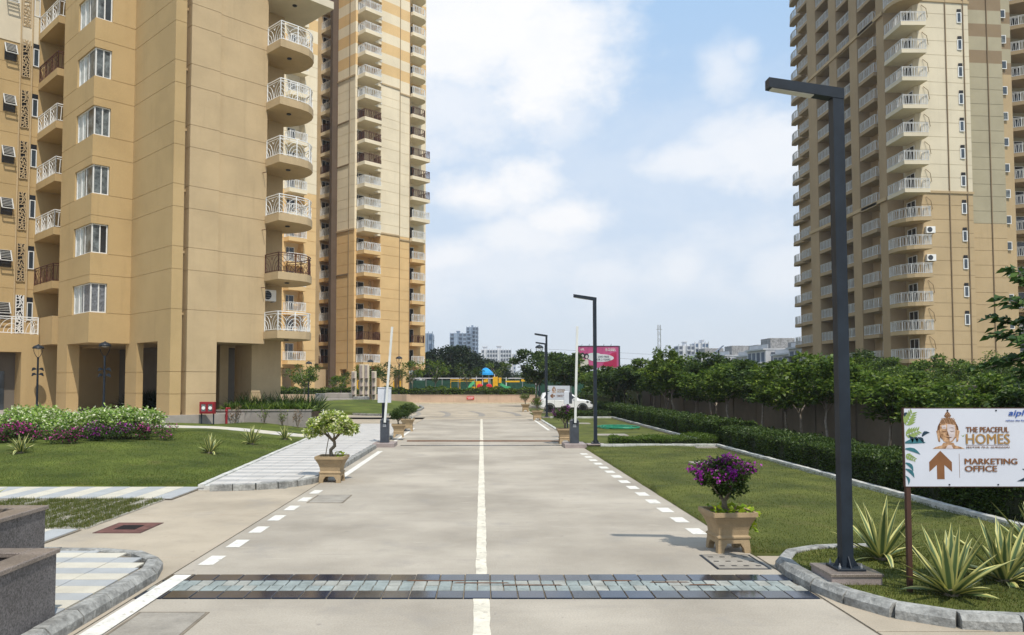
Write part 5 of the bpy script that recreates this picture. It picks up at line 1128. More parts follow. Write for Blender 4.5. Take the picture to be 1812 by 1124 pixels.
# far city ----------------------------------------------------------------------
def far_tower(loc, w_, d, floors, fh, nb, label, wall, glass, top=None, rz=0., name='apartment_tower', slabs=True):
    t = thing(name, label, 'building', loc, rz, 'distant apartment towers'); H_ = floors * fh
    MB().box(-w_ / 2, w_ / 2, 0, d, 0, H_).build('wall', wall, t); bw = w_ / nb
    om = MB().box(.18 * bw, .82 * bw, -.25, -.02, 0, fh * .55).build('window', glass); m_ = om.data; bpy.data.objects.remove(om)
    om = MB().box(-.25, -.02, .15 * d, .85 * d, 0, fh * .5).build('window', glass); ms = om.data; bpy.data.objects.remove(om)
    for n in range(floors):
        for k in range(nb):
            if (k * 7 + 3) % 5: put('window', m_, glass, t, (-w_ / 2 + k * bw, 0, n * fh + fh * .3))
        for sg in (-1, 1): o = put('window', ms, glass, t, (-w_ / 2 if sg < 0 else w_ / 2 + .27, 0, n * fh + fh * .3))
        if slabs:
            q = MB()
            for k in range(nb):
                if k % 2 == 0: q.box(-w_ / 2 + k * bw - .1, -w_ / 2 + (k + 1) * bw + .1, -1.5, -.26, n * fh, n * fh + .35)
            q.build('balcony', wall, t)
    for a, b, h_ in (top or []): MB().box(a - w_ * .07, a + w_ * .07, d * .2, d * .7, H_, H_ + h_).build('stair_head', wall, t); MB().box(a - w_ * .09, a + w_ * .09, d * .15, d * .75, H_ + h_ + .01, H_ + h_ + .5).build('roof_slab', wall, t)
    for k in range(nb + 1): MB().box(-w_ / 2 + k * bw - .15, -w_ / 2 + k * bw + .15, -1.0, -.0, 0, H_ + .8).build('fin', wall, t)
    return t
far_tower((-17, 640, 0), 17, 14, 13, 3.3, 5, 'distant blue grey tower block under construction left part above the dark tree', FARB, FARD, [(-2, 0, 1.5)])
far_tower((-7.5, 642, 0), 9.5, 14, 15, 3.2, 4, 'taller distant blue grey tower block under construction above the dark tree', FARB, FARD, [(0, 0, 1.2)])
far_tower((10.5, 560, 0), 21, 12, 9, 2.9, 11, 'long white distant apartment block beyond the playground', FARW, FARD, [(-8, 0, 2), (2, 0, 2.4)], slabs=False)
far_tower((22, 563, 0), 4.5, 12, 8, 2.9, 3, 'narrow lower wing at the right end of the white distant block', FARW, FARG, slabs=False)
far_tower((-30.5, 370, 0), 15, 14, 6, 4.3, 8, 'distant blue glass office building seen past the far tower edge', FARB, FARG, slabs=False)
far_tower((-24, 300, 0), 14, 10, 2, 4.0, 6, 'low white building behind the fence by the far tower', FARW, FARG, slabs=False)
far_tower((122, 470, 0), 9.5, 12, 8, 3.1, 4, 'distant white tower on the right, left half', FARW, FARD, [(0, 0, 2)]); far_tower((131.5, 472, 0), 8, 12, 8, 3.3, 4, 'distant white tower on the right, right half beside the row houses', FARW, FARG, [(1.5, 0, 1.6)])
far_tower((128, 700, 0), 40, 20, 3, 4.5, 12, 'low pale blue distant building right of the billboard', FARB, FARW, slabs=False)
far_tower((52, 640, 0), 30, 20, 3, 3.6, 8, 'low distant pale building between the lamps', FARW, FARD, slabs=False)
# row houses on the right, stepping toward the tower
for k in range(7):
    y = 150 + 13.2 * k
    t = thing('row_house', ('nearest', 'second', 'third', 'fourth', 'fifth', 'sixth', 'seventh')[k] + ' white row house with a grey block stair head, counting back from the right tower', 'house', (63.0 + (0, 1.6, .4, 2.0)[k % 4], y, (0, -.9, .5, -.4)[k % 4]), 0, 'white row houses')
    MB().box(0, 12, 0, 12.2, 0, 9.4).build('wall', ROWW, t); MB().box(-.6, 12, -.1, 12.25, 9.41, 9.75).build('roof_slab', ROWW, t); MB().box(.5, .62, .1, 12.1, 9.76, 10.7).build('parapet', ROWW, t)
    MB().bbox(2, 7.5, 2.4, 8.6, 9.76, 12.2, .05).build('stair_head', GREYB, t)
    for z in (.6, 3.7, 6.8):
        for yy_ in (.8, 3.8, 6.8, 9.6): MB().box(-.08, -.005, yy_, yy_ + 1.8, z, z + 2.1).build('window', FARD, t)
        MB().box(-1.2, -.01, .3, 11.9, z - .35, z - .1).build('balcony', ROWW, t)
        for xx in (1.2, 6.5): MB().box(xx, xx + 2.2, -.08, -.005, z, z + 2.1).build('window', FARD, t)
t = thing('solar_lamp', 'dark solar lamp post in front of the row houses', 'lamp', (36.6, 122, 0)); MB().box(-.5, .5, -.3, .3, 0, 6.8).build('pole', CHAR, t); MB().loft([[(-.9, -.5, 6.9), (-.9, .5, 6.9), (-.9, .5, 7.0), (-.9, -.5, 7.0)], [(.7, -.5, 8.2), (.7, .5, 8.2), (.7, .5, 8.3), (.7, -.5, 8.3)]]).build('solar_panel', FARG, t); MB().box(-.08, .08, -.08, .08, 6.8, 7.6).build('bracket', CHAR, t)
t = thing('chimney_post', 'dark square duct standing between two row houses', 'duct', (48.2, 122, 0)); MB().box(-.7, .7, -.4, .4, 0, 6.4).build('shaft', CHAR, t); MB().box(-1.6, .8, -.45, .45, 6.41, 6.6).build('cap', CHAR, t)
# billboard
t = thing('billboard', 'pink and crimson advertising billboard above the trees with two people on it', 'billboard', (24.0, 196, 0)); W_, Z1, Z2 = 10.0, 6.3, 11.6
MB().box(0, W_, 0, .3, Z1, Z2).build('panel', PINK, t); 
plate('print', [(6.0, Z1), (W_ - .5, Z1), (W_ - .5, Z2 - 1.4), (8.4, Z2 - 1.6), (7.2, Z2 - 2.6), (6.2, Z1 + 1)], CRIM, t, -.03, .02)
plate('print', ell(5.6, 8.7, 3.2, .95, 24), FARW, t, -.06, .02); plate('print', ell(3.9, 9.1, 2.1, .9, 24), M('billboard_mint', (.55, .66, .64), .1, 1, .6), t, -.045, .02)
text('LIVE FREE', 4.9, 8.75, 2.7, .5, SNAVY, t, -.075, 0, .08); text('FOR 2 YEARS', 4.3, 8.05, 3.6, .5, SNAVY, t, -.075, 0, .08); text('NOW OPEN', 2.6, 9.2, 1.4, .35, STEAL, t, -.075, 0, .08) if False else None
text('HOMES', 7.3, 10.4, 1.9, .45, WHITE, t, -.06, 0, .08); text('THE PEACEFUL', 7.3, 10.95, 1.9, .25, WHITE, t, -.06); plate('print', ell(6.9, 10.75, .17, .42, 12), FACE3, t, -.055, .02); text('AIPL', .4, 10.6, 1.1, .5, WHITE, t, -.06, .2, .02)
for cx, hh in ((1.0, 9.0), (2.0, 8.8)):
    plate('person_print', [(cx - .6, Z1), (cx - .45, hh - .6), (cx, hh - .3), (cx + .45, hh - .6), (cx + .6, Z1)], CREAMYP if False else SOFFIT, t, -.05 - .012 * cx, .01); plate('person_print', ell(cx, hh + .35, .62, .72, 14), BLACK, t, -.065 - .012 * cx, .01); plate('person_print', ell(cx + .05, hh + .2, .30, .42, 12), FACE3, t, -.08 - .012 * cx, .01)
e = MB(); e.box(-.2, 0, -.1, .4, Z1 - .1, Z2 + .1); e.box(W_, W_ + .35, -.1, .4, Z1 - .1, Z2 + .1); e.box(0, W_, -.1, .4, Z2, Z2 + .15); e.build('frame', CHAR, t)
for x in (1.5, 5, 8.5): MB().box(x - .2, x + .2, .31, .7, 0, Z2 - .3).build('post', CHAR, t); 
for x in (.8, 2.6, 4.4, 6.2, 8): MB().bar((x, 0, Z2), (x, -1.2, Z2 + .5), .08).build('lamp_arm', CHAR, t)
# masts
def lattice(loc, h, w0, w1, label, name, cat):
    t = thing(name, label, cat, loc); q = MB(); n = max(6, int(h / 3)); c = lambda k, i: ((w0 + (w1 - w0) * k / n) * (1, 1, -1, -1)[i] / 2, (w0 + (w1 - w0) * k / n) * (1, -1, -1, 1)[i] / 2, h * k / n)
    for k in range(n):
        for i in range(4): q.bar(c(k, i), c(k + 1, i), .18); q.bar(c(k, i), c(k + 1, (i + 1) % 4), .10)
    q.build('lattice', STEEL, t); return t
t = lattice((90, 400, 0), 32, 1.6, 1.2, 'thin lattice mast rising from the trees', 'radio_mast', 'mast'); MB().box(-1.5, 1.5, -.1, .1, 29.5, 29.7).build('antenna', STEEL, t)
t = lattice((32.5, 430, 0), 22, 4.5, .8, 'grey lattice power pylon behind the street lamps', 'power_pylon', 'pylon')
for z in (15, 18, 21): MB().bar((-3.2, 0, z), (3.2, 0, z), .22).build('cross_arm', STEEL, t)
for k, z in enumerate((15, 18, 21)): tag(MB().tube([(35, 430, z), (90, 415, z - 3.5), (150, 400, z - 1)], .05, 4).build('power_line', CHAR), 'thin power line, ' + ('lowest', 'middle', 'top')[k] + ' of the three from the pylon', 'cable', 'power lines')
# ---------------------------------------------------------------- vegetation
def limbs(pts_list, radii, mat, parent, name='trunk'):
    q = MB()
    for pts, rad in zip(pts_list, radii): q.tube(pts, rad, 7)
    return q.build(name, mat, parent, smooth=True)
def tree_parts(seed, h, cw, ch, nclump, m, L, W, flat=.6, th=.06, forks=5, crown0=.4, rad=.55, up=.35, lean=.0):
    """trunk and crown meshes: trunk with limbs, crown = leaves in uneven clumps at the limb ends"""
    r = np.random.default_rng(seed); z0 = h * crown0; q = MB(); base = []; x = y = 0.
    for k in range(6): base.append((x, y, z0 * k / 5)); x += r.normal() * .05 + lean * .1; y += r.normal() * .05
    q.tube(base, [th * (1.25 - .09 * k) for k in range(6)], 7); cen = []
    for k in range(forks):
        a = 2 * math.pi * k / forks + r.uniform(-.5, .5); rr_ = cw * .5 * r.uniform(.45, .9); e = (base[-1][0] + rr_ * math.cos(a), base[-1][1] + rr_ * math.sin(a), z0 + ch * r.uniform(.35, .9)); b = base[-1 - (k % 2)]
        mid = ((b[0] + e[0]) / 2 + r.normal() * .1, (b[1] + e[1]) / 2 + r.normal() * .1, (b[2] * .45 + e[2] * .55)); q.tube([b, mid, e], [th * .6, th * .42, th * .15], 5); cen.append(e)
    C_ = []; Rr = []
    for k in range(nclump):
        if k < len(cen): c = cen[k]
        else:
            d = r.normal(size=3); d /= np.linalg.norm(d); u = r.uniform(.35, 1) ** .6; c = (base[-1][0] + d[0] * cw * .5 * u, base[-1][1] + d[1] * cw * .5 * u, z0 + ch * (.5 + .5 * d[2] * u))
        C_.append(c); Rr.append(rad * r.uniform(.6, 1.3))
    P_, D_ = clump_leaves(C_, Rr, m, seed + 1, flat, up)
    return q, leaf_mesh('crown', P_, D_, L, W, .25, seed)
def make_tree(kind, loc, label, mesh, mats, cat='tree', group=None, rz=0, sc=1., name='tree'):
    t = thing(name, label, cat, loc, rz, group); put('trunk', mesh[0], mats[0], t); put('crown', mesh[1], mats[1], t)
    t.scale = (sc,) * 3 if not isinstance(sc, tuple) else sc; return t
def tm(*a, **k):
    q, c = tree_parts(*a, **k); o = q.build('trunk', BARK, smooth=True); m_ = o.data; bpy.data.objects.remove(o); return m_, c
V = [tm(11 + i, 4.4, 3.9, 2.6, (27, 31, 24, 29)[i], 150, .24, .125, flat=.5, th=.055, forks=6, crown0=(.44, .52, .38, .48)[i], rad=.62, up=.1) for i in range(4)]
VB = [tm(41 + i, 3.4, 2.6, 2.2, 26, 125, .13, .075, flat=.7, th=.045, forks=5, crown0=.4, rad=.5) for i in range(3)]
hues = [TREEG, TREED, TREEG, TREEY]
desc = ['leaning pale trunk', 'flat layered crown', 'bright leaf tips', 'dense dark crown', 'thin bare stem', 'wide ragged crown']
ordn = ['first', 'second', 'third', 'fourth', 'fifth', 'sixth', 'seventh', 'eighth', 'ninth', 'tenth', 'eleventh', 'twelfth', 'thirteenth', 'fourteenth', 'fifteenth', 'sixteenth', 'seventeenth', 'eighteenth']
y = 15.4; k = 0
while y < 70:
    v = k % 4; hh = (2.62 if y < 27 else 2.95 + .022 * (y - 27)) + ((.0, -.25, .12, -.4, -.1) if y < 27 else (.2, .65, -.3, .4, -.1))[k % 5]; s = hh / 4.4; s = (max(.8, s * (1.05, 1.25, .9)[k % 3]), max(.8, s * 1.1), s) if y > 27 else (.68, .68, s)
    make_tree('row', (13.9 + (.5, -.2, .1, .6)[k % 4], y, 0), f'green broadleaf tree in the row along the brown wall, {ordn[k]} from the near end', V[v], (BARKP, hues[(v + k // 5) % 4]), group='trees along the brown boundary wall', rz=k * 1.7, sc=s)
    y += (3.4, 2.9, 3.3, 3.0)[k % 4]; k += 1
# taller and odd trees
make_tree('a', (13.2, 57, 0), 'sparse taller tree with tiered branches sticking out above the row', V[1], (BARK, TREEG), sc=(.5, .5, 1.04), rz=.6)
make_tree('b', (10.4, 62, 0), 'dense dark tree behind the white car', V[3], (BARK, TREED), sc=(1, 1, .8), rz=.3); make_tree('b', (8.2, 79, 0), 'leafy tree left of the white car at the end of the wall', V[0], (BARK, TREED), sc=1.25, rz=1.1); make_tree('b', (11.5, 76, 0), 'round dark tree beyond the white car', V[2], (BARK, TREEG), sc=(1.1, 1.1, .85), rz=2.1); make_tree('b', (13.2, 72.5, 0), 'dark tree at the far end of the brown wall', V[1], (BARK, TREED), sc=(1.1, 1.1, .84), rz=2.9)
make_tree('b', (5.9, 84, 0), 'tall loose tree near the road end beside the playground', V[0], (BARK, TREED), sc=1.35, rz=2.2); make_tree('b', (9.0, 92, 0), 'bushy tree behind the small distant sign', V[2], (BARK, TREEG), sc=1.35, rz=.2); make_tree('b', (14, 95, 0), 'bright tree under the billboard', V[3], (BARK, TREEY), sc=(1.2, 1.2, .95), rz=.9)
for i, (x, y, s, lb) in enumerate(((19.0, 60, .85, 'tree beyond the brown wall under the billboard edge'), (23, 74, .95, 'tall tree beyond the wall below the radio mast'), (21, 47, .8, 'green tree beyond the wall before the row houses'), (25.5, 55, .9, 'broad tree beyond the wall under the distant white tower'), (31, 62, 1.0, 'large green tree in front of the row houses'), (34, 70, 1.1, 'bright tree at the foot of the right tower corner'), (38, 66, 1.1, 'tree at the foot of the right tower behind the near lamp pole'))):
    make_tree('c', (x, y, 0), lb, V[i % 4], (BARK, hues[i % 4]), rz=i * 1.1, sc=s)
for i, (x, y, s, lb) in enumerate(((22.5, 42, .95, 'bush by the pale wall left of the sign'), (27.5, 48.5, .95, 'leafy bush before the pale wall, right of the near lamp pole'), (30.5, 47, 1.0, 'tall bush in front of the pale wall above the sign'), (26.2, 41, .85, 'bright bush above the left edge of the sign'), (34.5, 53.5, 1.3, 'bush between the pale wall and the right tower'), (41, 62, 1.3, 'dark bush at the base of the right tower'), (18.4, 25, .72, 'bright bush rising over the brown wall above the sign'), (17.6, 29.5, .78, 'dark bush rising over the brown wall right of the near lamp pole'), (18.8, 33, .85, 'bush behind the brown wall near the lamp pole'))):
    make_tree('d', (x, y, 0), lb, VB[i % 3], (BARK, (TREEG, TREEY, TREED)[i % 3]), 'bush', 'bushes beyond the right wall', i * .9, s, 'bush')
# near tree at the right edge: big leaves on drooping boughs
t = thing('tree', 'large leaved tree at the right edge whose boughs reach over the sign', 'tree', (10.5, 13.8, 0)); q = MB(); q.tube([(0, 0, 0), (.05, 0, 1.2), (0, .1, 2.4), (.05, .1, 3.6), (0, .1, 4.6)], [.10, .09, .08, .065, .04], 8); P_ = []; D_ = []; r = np.random.default_rng(4)
for a, zz, ln, dz in ((3.25, 3.75, 1.35, .22), (2.8, 3.55, 1.25, .1), (3.5, 3.35, 1.45, -.12), (2.95, 3.05, 1.5, -.28), (3.3, 2.9, 1.2, -.3), (3.7, 3.2, 1.5, -.1), (2.5, 3.3, 1.1, .1), (3.1, 4.1, 1.0, .35), (4.3, 3.5, 1.3, .2), (5.2, 3.4, 1.2, .2), (1.2, 3.5, 1.2, .2), (.2, 3.6, 1.3, .2), (2.0, 4.2, 1., .4), (5.9, 4.1, 1.1, .4), (4.0, 4.3, .9, .5), (2.2, 3.0, 1.2, -.1)):
    e = [(0, .1, zz - .2)] + [(ln * u * math.cos(a), .1 + ln * u * math.sin(a), zz + dz * u * u - .05 * math.sin(u * 9)) for u in (.35, .7, 1.0)]; q.tube(e, [.028, .02, .013, .006], 5)
    for u in np.linspace(.30, 1.05, 17):
        for sg in (-1, 1):
            for _ in range(2):
                p = np.array((ln * u * math.cos(a), .1 + ln * u * math.sin(a), zz + dz * u * u)) + r.normal(size=3) * .05; d = np.array((math.cos(a + sg * r.uniform(.3, 1.2)), math.sin(a + sg * r.uniform(.3, 1.2)), r.uniform(-.45, .15))); P_.append(p); D_.append(d)
q.build('trunk', BARK, t, smooth=True); put('crown', leaf_mesh('crown', np.array(P_), np.array(D_), .20, .115, .18, 3), leafmat('leaf_big', (.020, .055, .012), (.06, .12, .022), (.10, .17, .03), .93), t)
# small trees in front of the far tower and the playground
SMT = [tm(71 + i, 3.6, 2.6, 1.7, 13, 60, .20, .10, flat=.7, th=.04, forks=6, crown0=.42, rad=.42) for i in range(3)]
for i, (x, y, z, s, lb) in enumerate(((-17.6, 78.5, .25, 1.25, 'small frangipani tree in front of the far tower wall, seen past the near block'), (-16.0, 90, .3, 1.1, 'small tree left of the white columns'), (-15.2, 84, .3, .9, 'thin young tree by the fountain'), (-13.6, 96, .3, 1.35, 'slim tree rising behind the white columns'), (-10.9, 93, .3, 1.45, 'slim tree behind the right white column'), (-8.6, 98.9, .62, 1.4, 'young tree by the far tower corner pier'), (-6.0, 103, .62, 1.5, 'yellowish young tree before the big dark tree'), (-2.0, 105, .62, 1.45, 'yellowish young tree left of the play tower'), (2.6, 118, .62, 1.5, 'young tree behind the play tower'), (-20.5, 93, .3, 1.2, 'small tree in the shade under the far tower'))):
    make_tree('s', (x, y, z), lb, SMT[i % 3], (BARKP, (TREEG, TREED, TREEY)[i % 3]), group='young trees before the far tower and playground', rz=i * 1.3, sc=s)
big = tm(91, 10, 15, 8.2, 110, 230, .55, .36, flat=.65, th=.3, forks=9, crown0=.14, rad=2.0)
make_tree('big', (-6.2, 160, 0), 'big dark spreading tree behind the fence below the blue grey towers', big, (BARK, BIGT), rz=.5, sc=(.95, .9, .98)); make_tree('big', (1.5, 170, 0), 'dark spreading tree beside the bigger one, reaching toward the white block', big, (BARK, BIGT), rz=2.1, sc=(.68, .6, .74))
fl = [tm(101 + i, 7, 8, 5.5, 30, 90, .5, .3, flat=.7, th=.2, forks=6, crown0=.2, rad=1.4) for i in range(2)]
for i, (x, y, s, lb) in enumerate(((-34, 190, 1.0, 'dark tree beyond the fence at left'), (14, 150, .72, 'far tree right of the white block'), (20, 165, .65, 'far tree below the pylon'), (31, 150, .66, 'far tree under the billboard'), (40, 170, .72, 'far tree right of the billboard'), (47, 160, .72, 'far tree beside the radio mast'), (55, 150, .8, 'far tree left of the row houses'), (60, 140, .8, 'far tree before the row houses'), (-18, 185, .8, 'dark tree beyond the fence behind the frangipani'), (8, 180, .7, 'far tree behind the play tower'))):
    make_tree('f', (x, y, 0), lb, fl[i % 2], (BARK, (BIGT, TREED)[i % 2]), group='trees beyond the site', rz=i, sc=s)
# hedges ------------------------------------------------------------------------
def hedge(name, label, x0, x1, y0, y1, z0, z1, dens, L, W, mat, seed, near=None, cat='hedge', bumps=.06, core=None):
    r = np.random.default_rng(seed); lx, ly, lz = x1 - x0, y1 - y0, z1 - z0; ar = [lx * ly, 2 * ly * lz, 2 * lx * lz]; N = int(sum(ar) * dens); P_ = np.empty((N, 3)); D_ = np.empty((N, 3)); c = r.choice(3, N, p=np.array(ar) / sum(ar)); u = r.uniform(size=(N, 2))
    if near: u[:, 1] = u[:, 1] ** near
    sg = r.choice([0, 1], N)
    P_[:, 0] = np.where(c == 1, x0 + lx * sg, x0 + lx * u[:, 0]); P_[:, 1] = np.where(c == 2, y0 + ly * sg, y0 + ly * u[:, 1]); P_[:, 2] = np.where(c == 0, z1, z0 + lz * np.where(c == 1, u[:, 0], r.uniform(size=N)))
    D_[:] = r.normal(size=(N, 3)) * .7; D_[:, 0] += np.where(c == 1, 2 * sg - 1, 0); D_[:, 1] += np.where(c == 2, 2 * sg - 1, 0); D_[:, 2] += np.where(c == 0, .9, .25)
    b = bumps * (np.sin(P_[:, 1] * 2.3 + P_[:, 0]) + np.sin(P_[:, 1] * 5.1 + 1) * .6 + np.sin(P_[:, 0] * 3.7 + P_[:, 2] * 4) * .6); P_[:, 2] += np.where(c == 0, b, 0); P_[:, 0] += np.where(c == 1, b * (2 * sg - 1), 0); P_[:, 1] += np.where(c == 2, b * (2 * sg - 1), 0)
    P_ += r.normal(size=(N, 3)) * .03 - D_ * L * .35
    t = thing(name, label, cat); put('foliage', leaf_mesh('foliage', P_, D_, L, W, .2, seed), mat, t)
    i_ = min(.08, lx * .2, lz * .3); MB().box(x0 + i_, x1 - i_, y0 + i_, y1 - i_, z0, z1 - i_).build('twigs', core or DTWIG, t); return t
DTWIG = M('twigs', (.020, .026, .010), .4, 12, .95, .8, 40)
hedge('hedge', 'long dark clipped hedge along the white kerb of the near right lawn', 9.5, 11.0, 12.3, 31.5, .02, .74, 1150, .075, .042, HEDGE, 1, 1.5)
hedge('hedge', 'long dark clipped hedge along the far right lawn, continuing the near one', 9.55, 11.0, 31.8, 66, .02, .88, 420, .10, .055, HEDGE, 2, 1.3); hedge('hedge', 'low bright clipped hedge across the right lawn beside the gate lamp', 5.2, 9.45, 31.62, 32.35, .02, .34, 1500, .055, .032, HEDGEL, 3); hedge('hedge', 'low clipped hedge in front of the white car', 5.6, 9.5, 57.0, 58.2, .02, .42, 500, .09, .05, HEDGE, 4)
hedge('hedge', 'green planting on top of the far pinkish wall', -13.2, 6.5, 97.9, 99.3, .6, 1.75, 120, .24, .13, TREEG, 5, bumps=.18); hedge('hedge', 'dark green hedge before the far tower, behind the fountain', -25.5, -13.6, 91.5, 93.5, .2, 1.75, 110, .24, .13, TREEG, 6, bumps=.15)
hedge('hedge', 'dark low hedge at the foot of the trees behind the white car', 9.2, 12.5, 71, 76, .02, 1.5, 120, .16, .09, TREED, 7, bumps=.15); hedge('hedge', 'dense dark shrubs closing the view right of the white car', 10.6, 20, 77.5, 79.5, 0, 2.5, 60, .22, .12, TREED, 13, bumps=.2); hedge('hedge', 'bushy planting along the foot of the brown wall', 12.2, 13.2, 20, 64, .0, .35, 120, .14, .06, TREED, 12, bumps=.1)
# planting in the grey planter wall: strappy leaves and reddish shrub tops
def strap_plants(name, label, x0, x1, y0, y1, z, n, L, mat, seed, cat='plants', m=16, wd=.03):
    r = np.random.default_rng(seed); P_ = []; D_ = []
    for _ in range(n):
        c = np.array((r.uniform(x0, x1), r.uniform(y0, y1), z)); a = r.uniform(0, 6.28, m); e = r.uniform(.2, 1.3, m); P_.append(c + r.normal(size=(m, 3)) * (.05, .05, .01)); D_.append(np.stack([np.cos(a) * np.cos(e), np.sin(a) * np.cos(e), np.sin(e)], 1))
    return tag(put(name, leaf_mesh(name, np.concatenate(P_), np.concatenate(D_), L, wd, .3, seed), mat), label, cat)
strap_plants('strap_plants', 'strappy green plants growing along the grey planter wall', -13.4, -9.0, 41.45, 42.4, .98, 95, .55, TREEG, 21, m=22, wd=.055); strap_plants('tall_plants', 'taller dark plants at the back of the grey planter bed', -13.2, -8.9, 42.8, 44.0, .85, 55, 1.15, TREED, 22, m=24, wd=.06); strap_plants('entrance_plants', 'dark plants growing in the shade under the near block', -19.8, -17.2, 43.8, 45.4, .93, 45, 1.2, BIGT, 23, m=30, wd=.08)
for i, (x, lb) in enumerate(((-12.6, 'dry twiggy shrub against the grey planter wall by the hydrant'), (-11.1, 'small twiggy shrub at the middle of the grey planter wall'), (-10.2, 'leafy young shrub against the grey planter wall'), (-9.4, 'small twiggy shrub near the right end of the grey planter wall'), (-14.9, 'dry brown shrub below the red hose cabinet'), (-15.7, 'dry brown shrub at the right end of the flowering hedge'))):
    t = thing('shrub', lb, 'shrub', (x, 40.6 - (.9 if i > 3 else 0), lawn_h(x, 40)), 0, 'small shrubs below the near block'); q = MB(); r = np.random.default_rng(30 + i); P_ = []
    for k in range(9):
        a = r.uniform(0, 6.28); e = np.array((math.cos(a) * r.uniform(.1, .4), math.sin(a) * r.uniform(.1, .3), r.uniform(.5, 1.0))); q.tube([(0, 0, 0), tuple(e * .5), tuple(e)], [.012, .009, .004], 4); P_ += [e * u + r.normal(size=3) * .06 for u in np.linspace(.5, 1, 12)]
    q.build('stem', BARK, t); P_ = np.array(P_); put('foliage', leaf_mesh('foliage', P_, r.normal(size=P_.shape) + (0, 0, .4), .09, .05, .2, i), (TREEY if i in (1, 2) else M('dry_leaf', (.16, .10, .05), .3, 9, .8) if 'dry_leaf' not in MATS else MATS['dry_leaf']) if i != 0 and i != 3 else MATS.get('dry_leaf') or M('dry_leaf', (.16, .10, .05), .3, 9, .8), t)
# flowering hedge on the left lawn -----------------------------------------------
HX = [-25.5, -22, -19.5, -18.2, -16.6, -15.6, -14.4, -13.3]
hl = ['variegated pale green bush at the far left of the flowering hedge', 'variegated pale green bush second from the left in the hedge', 'variegated bush with white tips before the left lamp', 'variegated bush in the middle left of the flowering hedge', 'tall variegated bush in front of the covered entrance', 'variegated bush right of the park lamp', 'variegated pale bush near the right end of the hedge', 'variegated bush at the right end of the flowering hedge']
for i, x in enumerate(HX):
    r = np.random.default_rng(50 + i); n = 24; w_ = (1.35 if i < 6 else 1.0) if i > 1 else 1.9; yb = 29.6 + (.9 if i in (3, 4) else 0) - .12 * (i > 5); zb = lawn_h(x, 29); C_ = [(r.uniform(-w_, w_), r.uniform(-.9, .9), r.uniform(.30, .84 + .10 * math.sin(i * 2.1))) for _ in range(n)]
    t = thing('variegated_bush', hl[i], 'bush', (x, yb, zb), 0, 'bushes of the flowering hedge'); P_, D_ = clump_leaves(C_, [.42] * n, 230, 60 + i, .75, .3); k = P_[:, 2] > .02; put('foliage', leaf_mesh('foliage', P_[k], D_[k], .115, .07, .2, i), VARI, t); q = MB()
    for _ in range(8): q.tube([(r.uniform(-.4, .4), r.uniform(-.3, .3), -.05), (r.uniform(-1, 1), r.uniform(-.6, .6), .8)], [.02, .008], 4)
    q.build('stem', BARK, t)
for i, (x, y, s, lb) in enumerate(((-21.4, 27.6, .8, 'dark bougainvillea with few pink flowers at the left of the hedge foot'), (-19.6, 27.4, .75, 'bougainvillea with red pink flowers at the hedge foot left of the middle'), (-17.8, 27.4, .75, 'pink flowering bougainvillea below the middle of the hedge'), (-16.2, 27.6, .95, 'largest pink flowering bougainvillea in the hedge front'), (-14.3, 27.0, .70, 'bright magenta bougainvillea low at the hedge front'), (-13.1, 27.9, .80, 'magenta bougainvillea near the right end of the hedge'), (-12.0, 28.9, .75, 'purple pink bougainvillea at the right hedge corner'))):
    r = np.random.default_rng(80 + i); n = 12; C_ = [(r.uniform(-.8, .8), r.uniform(-.4, .4), r.uniform(.12, .55)) for _ in range(n)]; t = thing('bougainvillea_bush', lb, 'flowering bush', (x, y, lawn_h(x, y)), 0, 'bougainvillea at the foot of the hedge'); P_, D_ = clump_leaves(C_, [.34] * n, 150, 81 + i, .7); k = P_[:, 2] > .0
    put('foliage', leaf_mesh('foliage', P_[k], D_[k], .08, .045, .2, i), TREED, t); nf = (60, 110, 110, 260, 200, 240, 180)[i]; idx = r.choice(len(P_), nf); Q = P_[idx] + r.normal(size=(nf, 3)) * .05 + (0, -.08, .06); k = Q[:, 2] > .05; put('flowers', leaf_mesh('flowers', Q[k], r.normal(size=Q[k].shape) + (0, -.5, .5), .075, .07, .2, i), (PINKP if i != 5 else MAG), t); t.scale = (s * 1.2, s, s * 1.1)
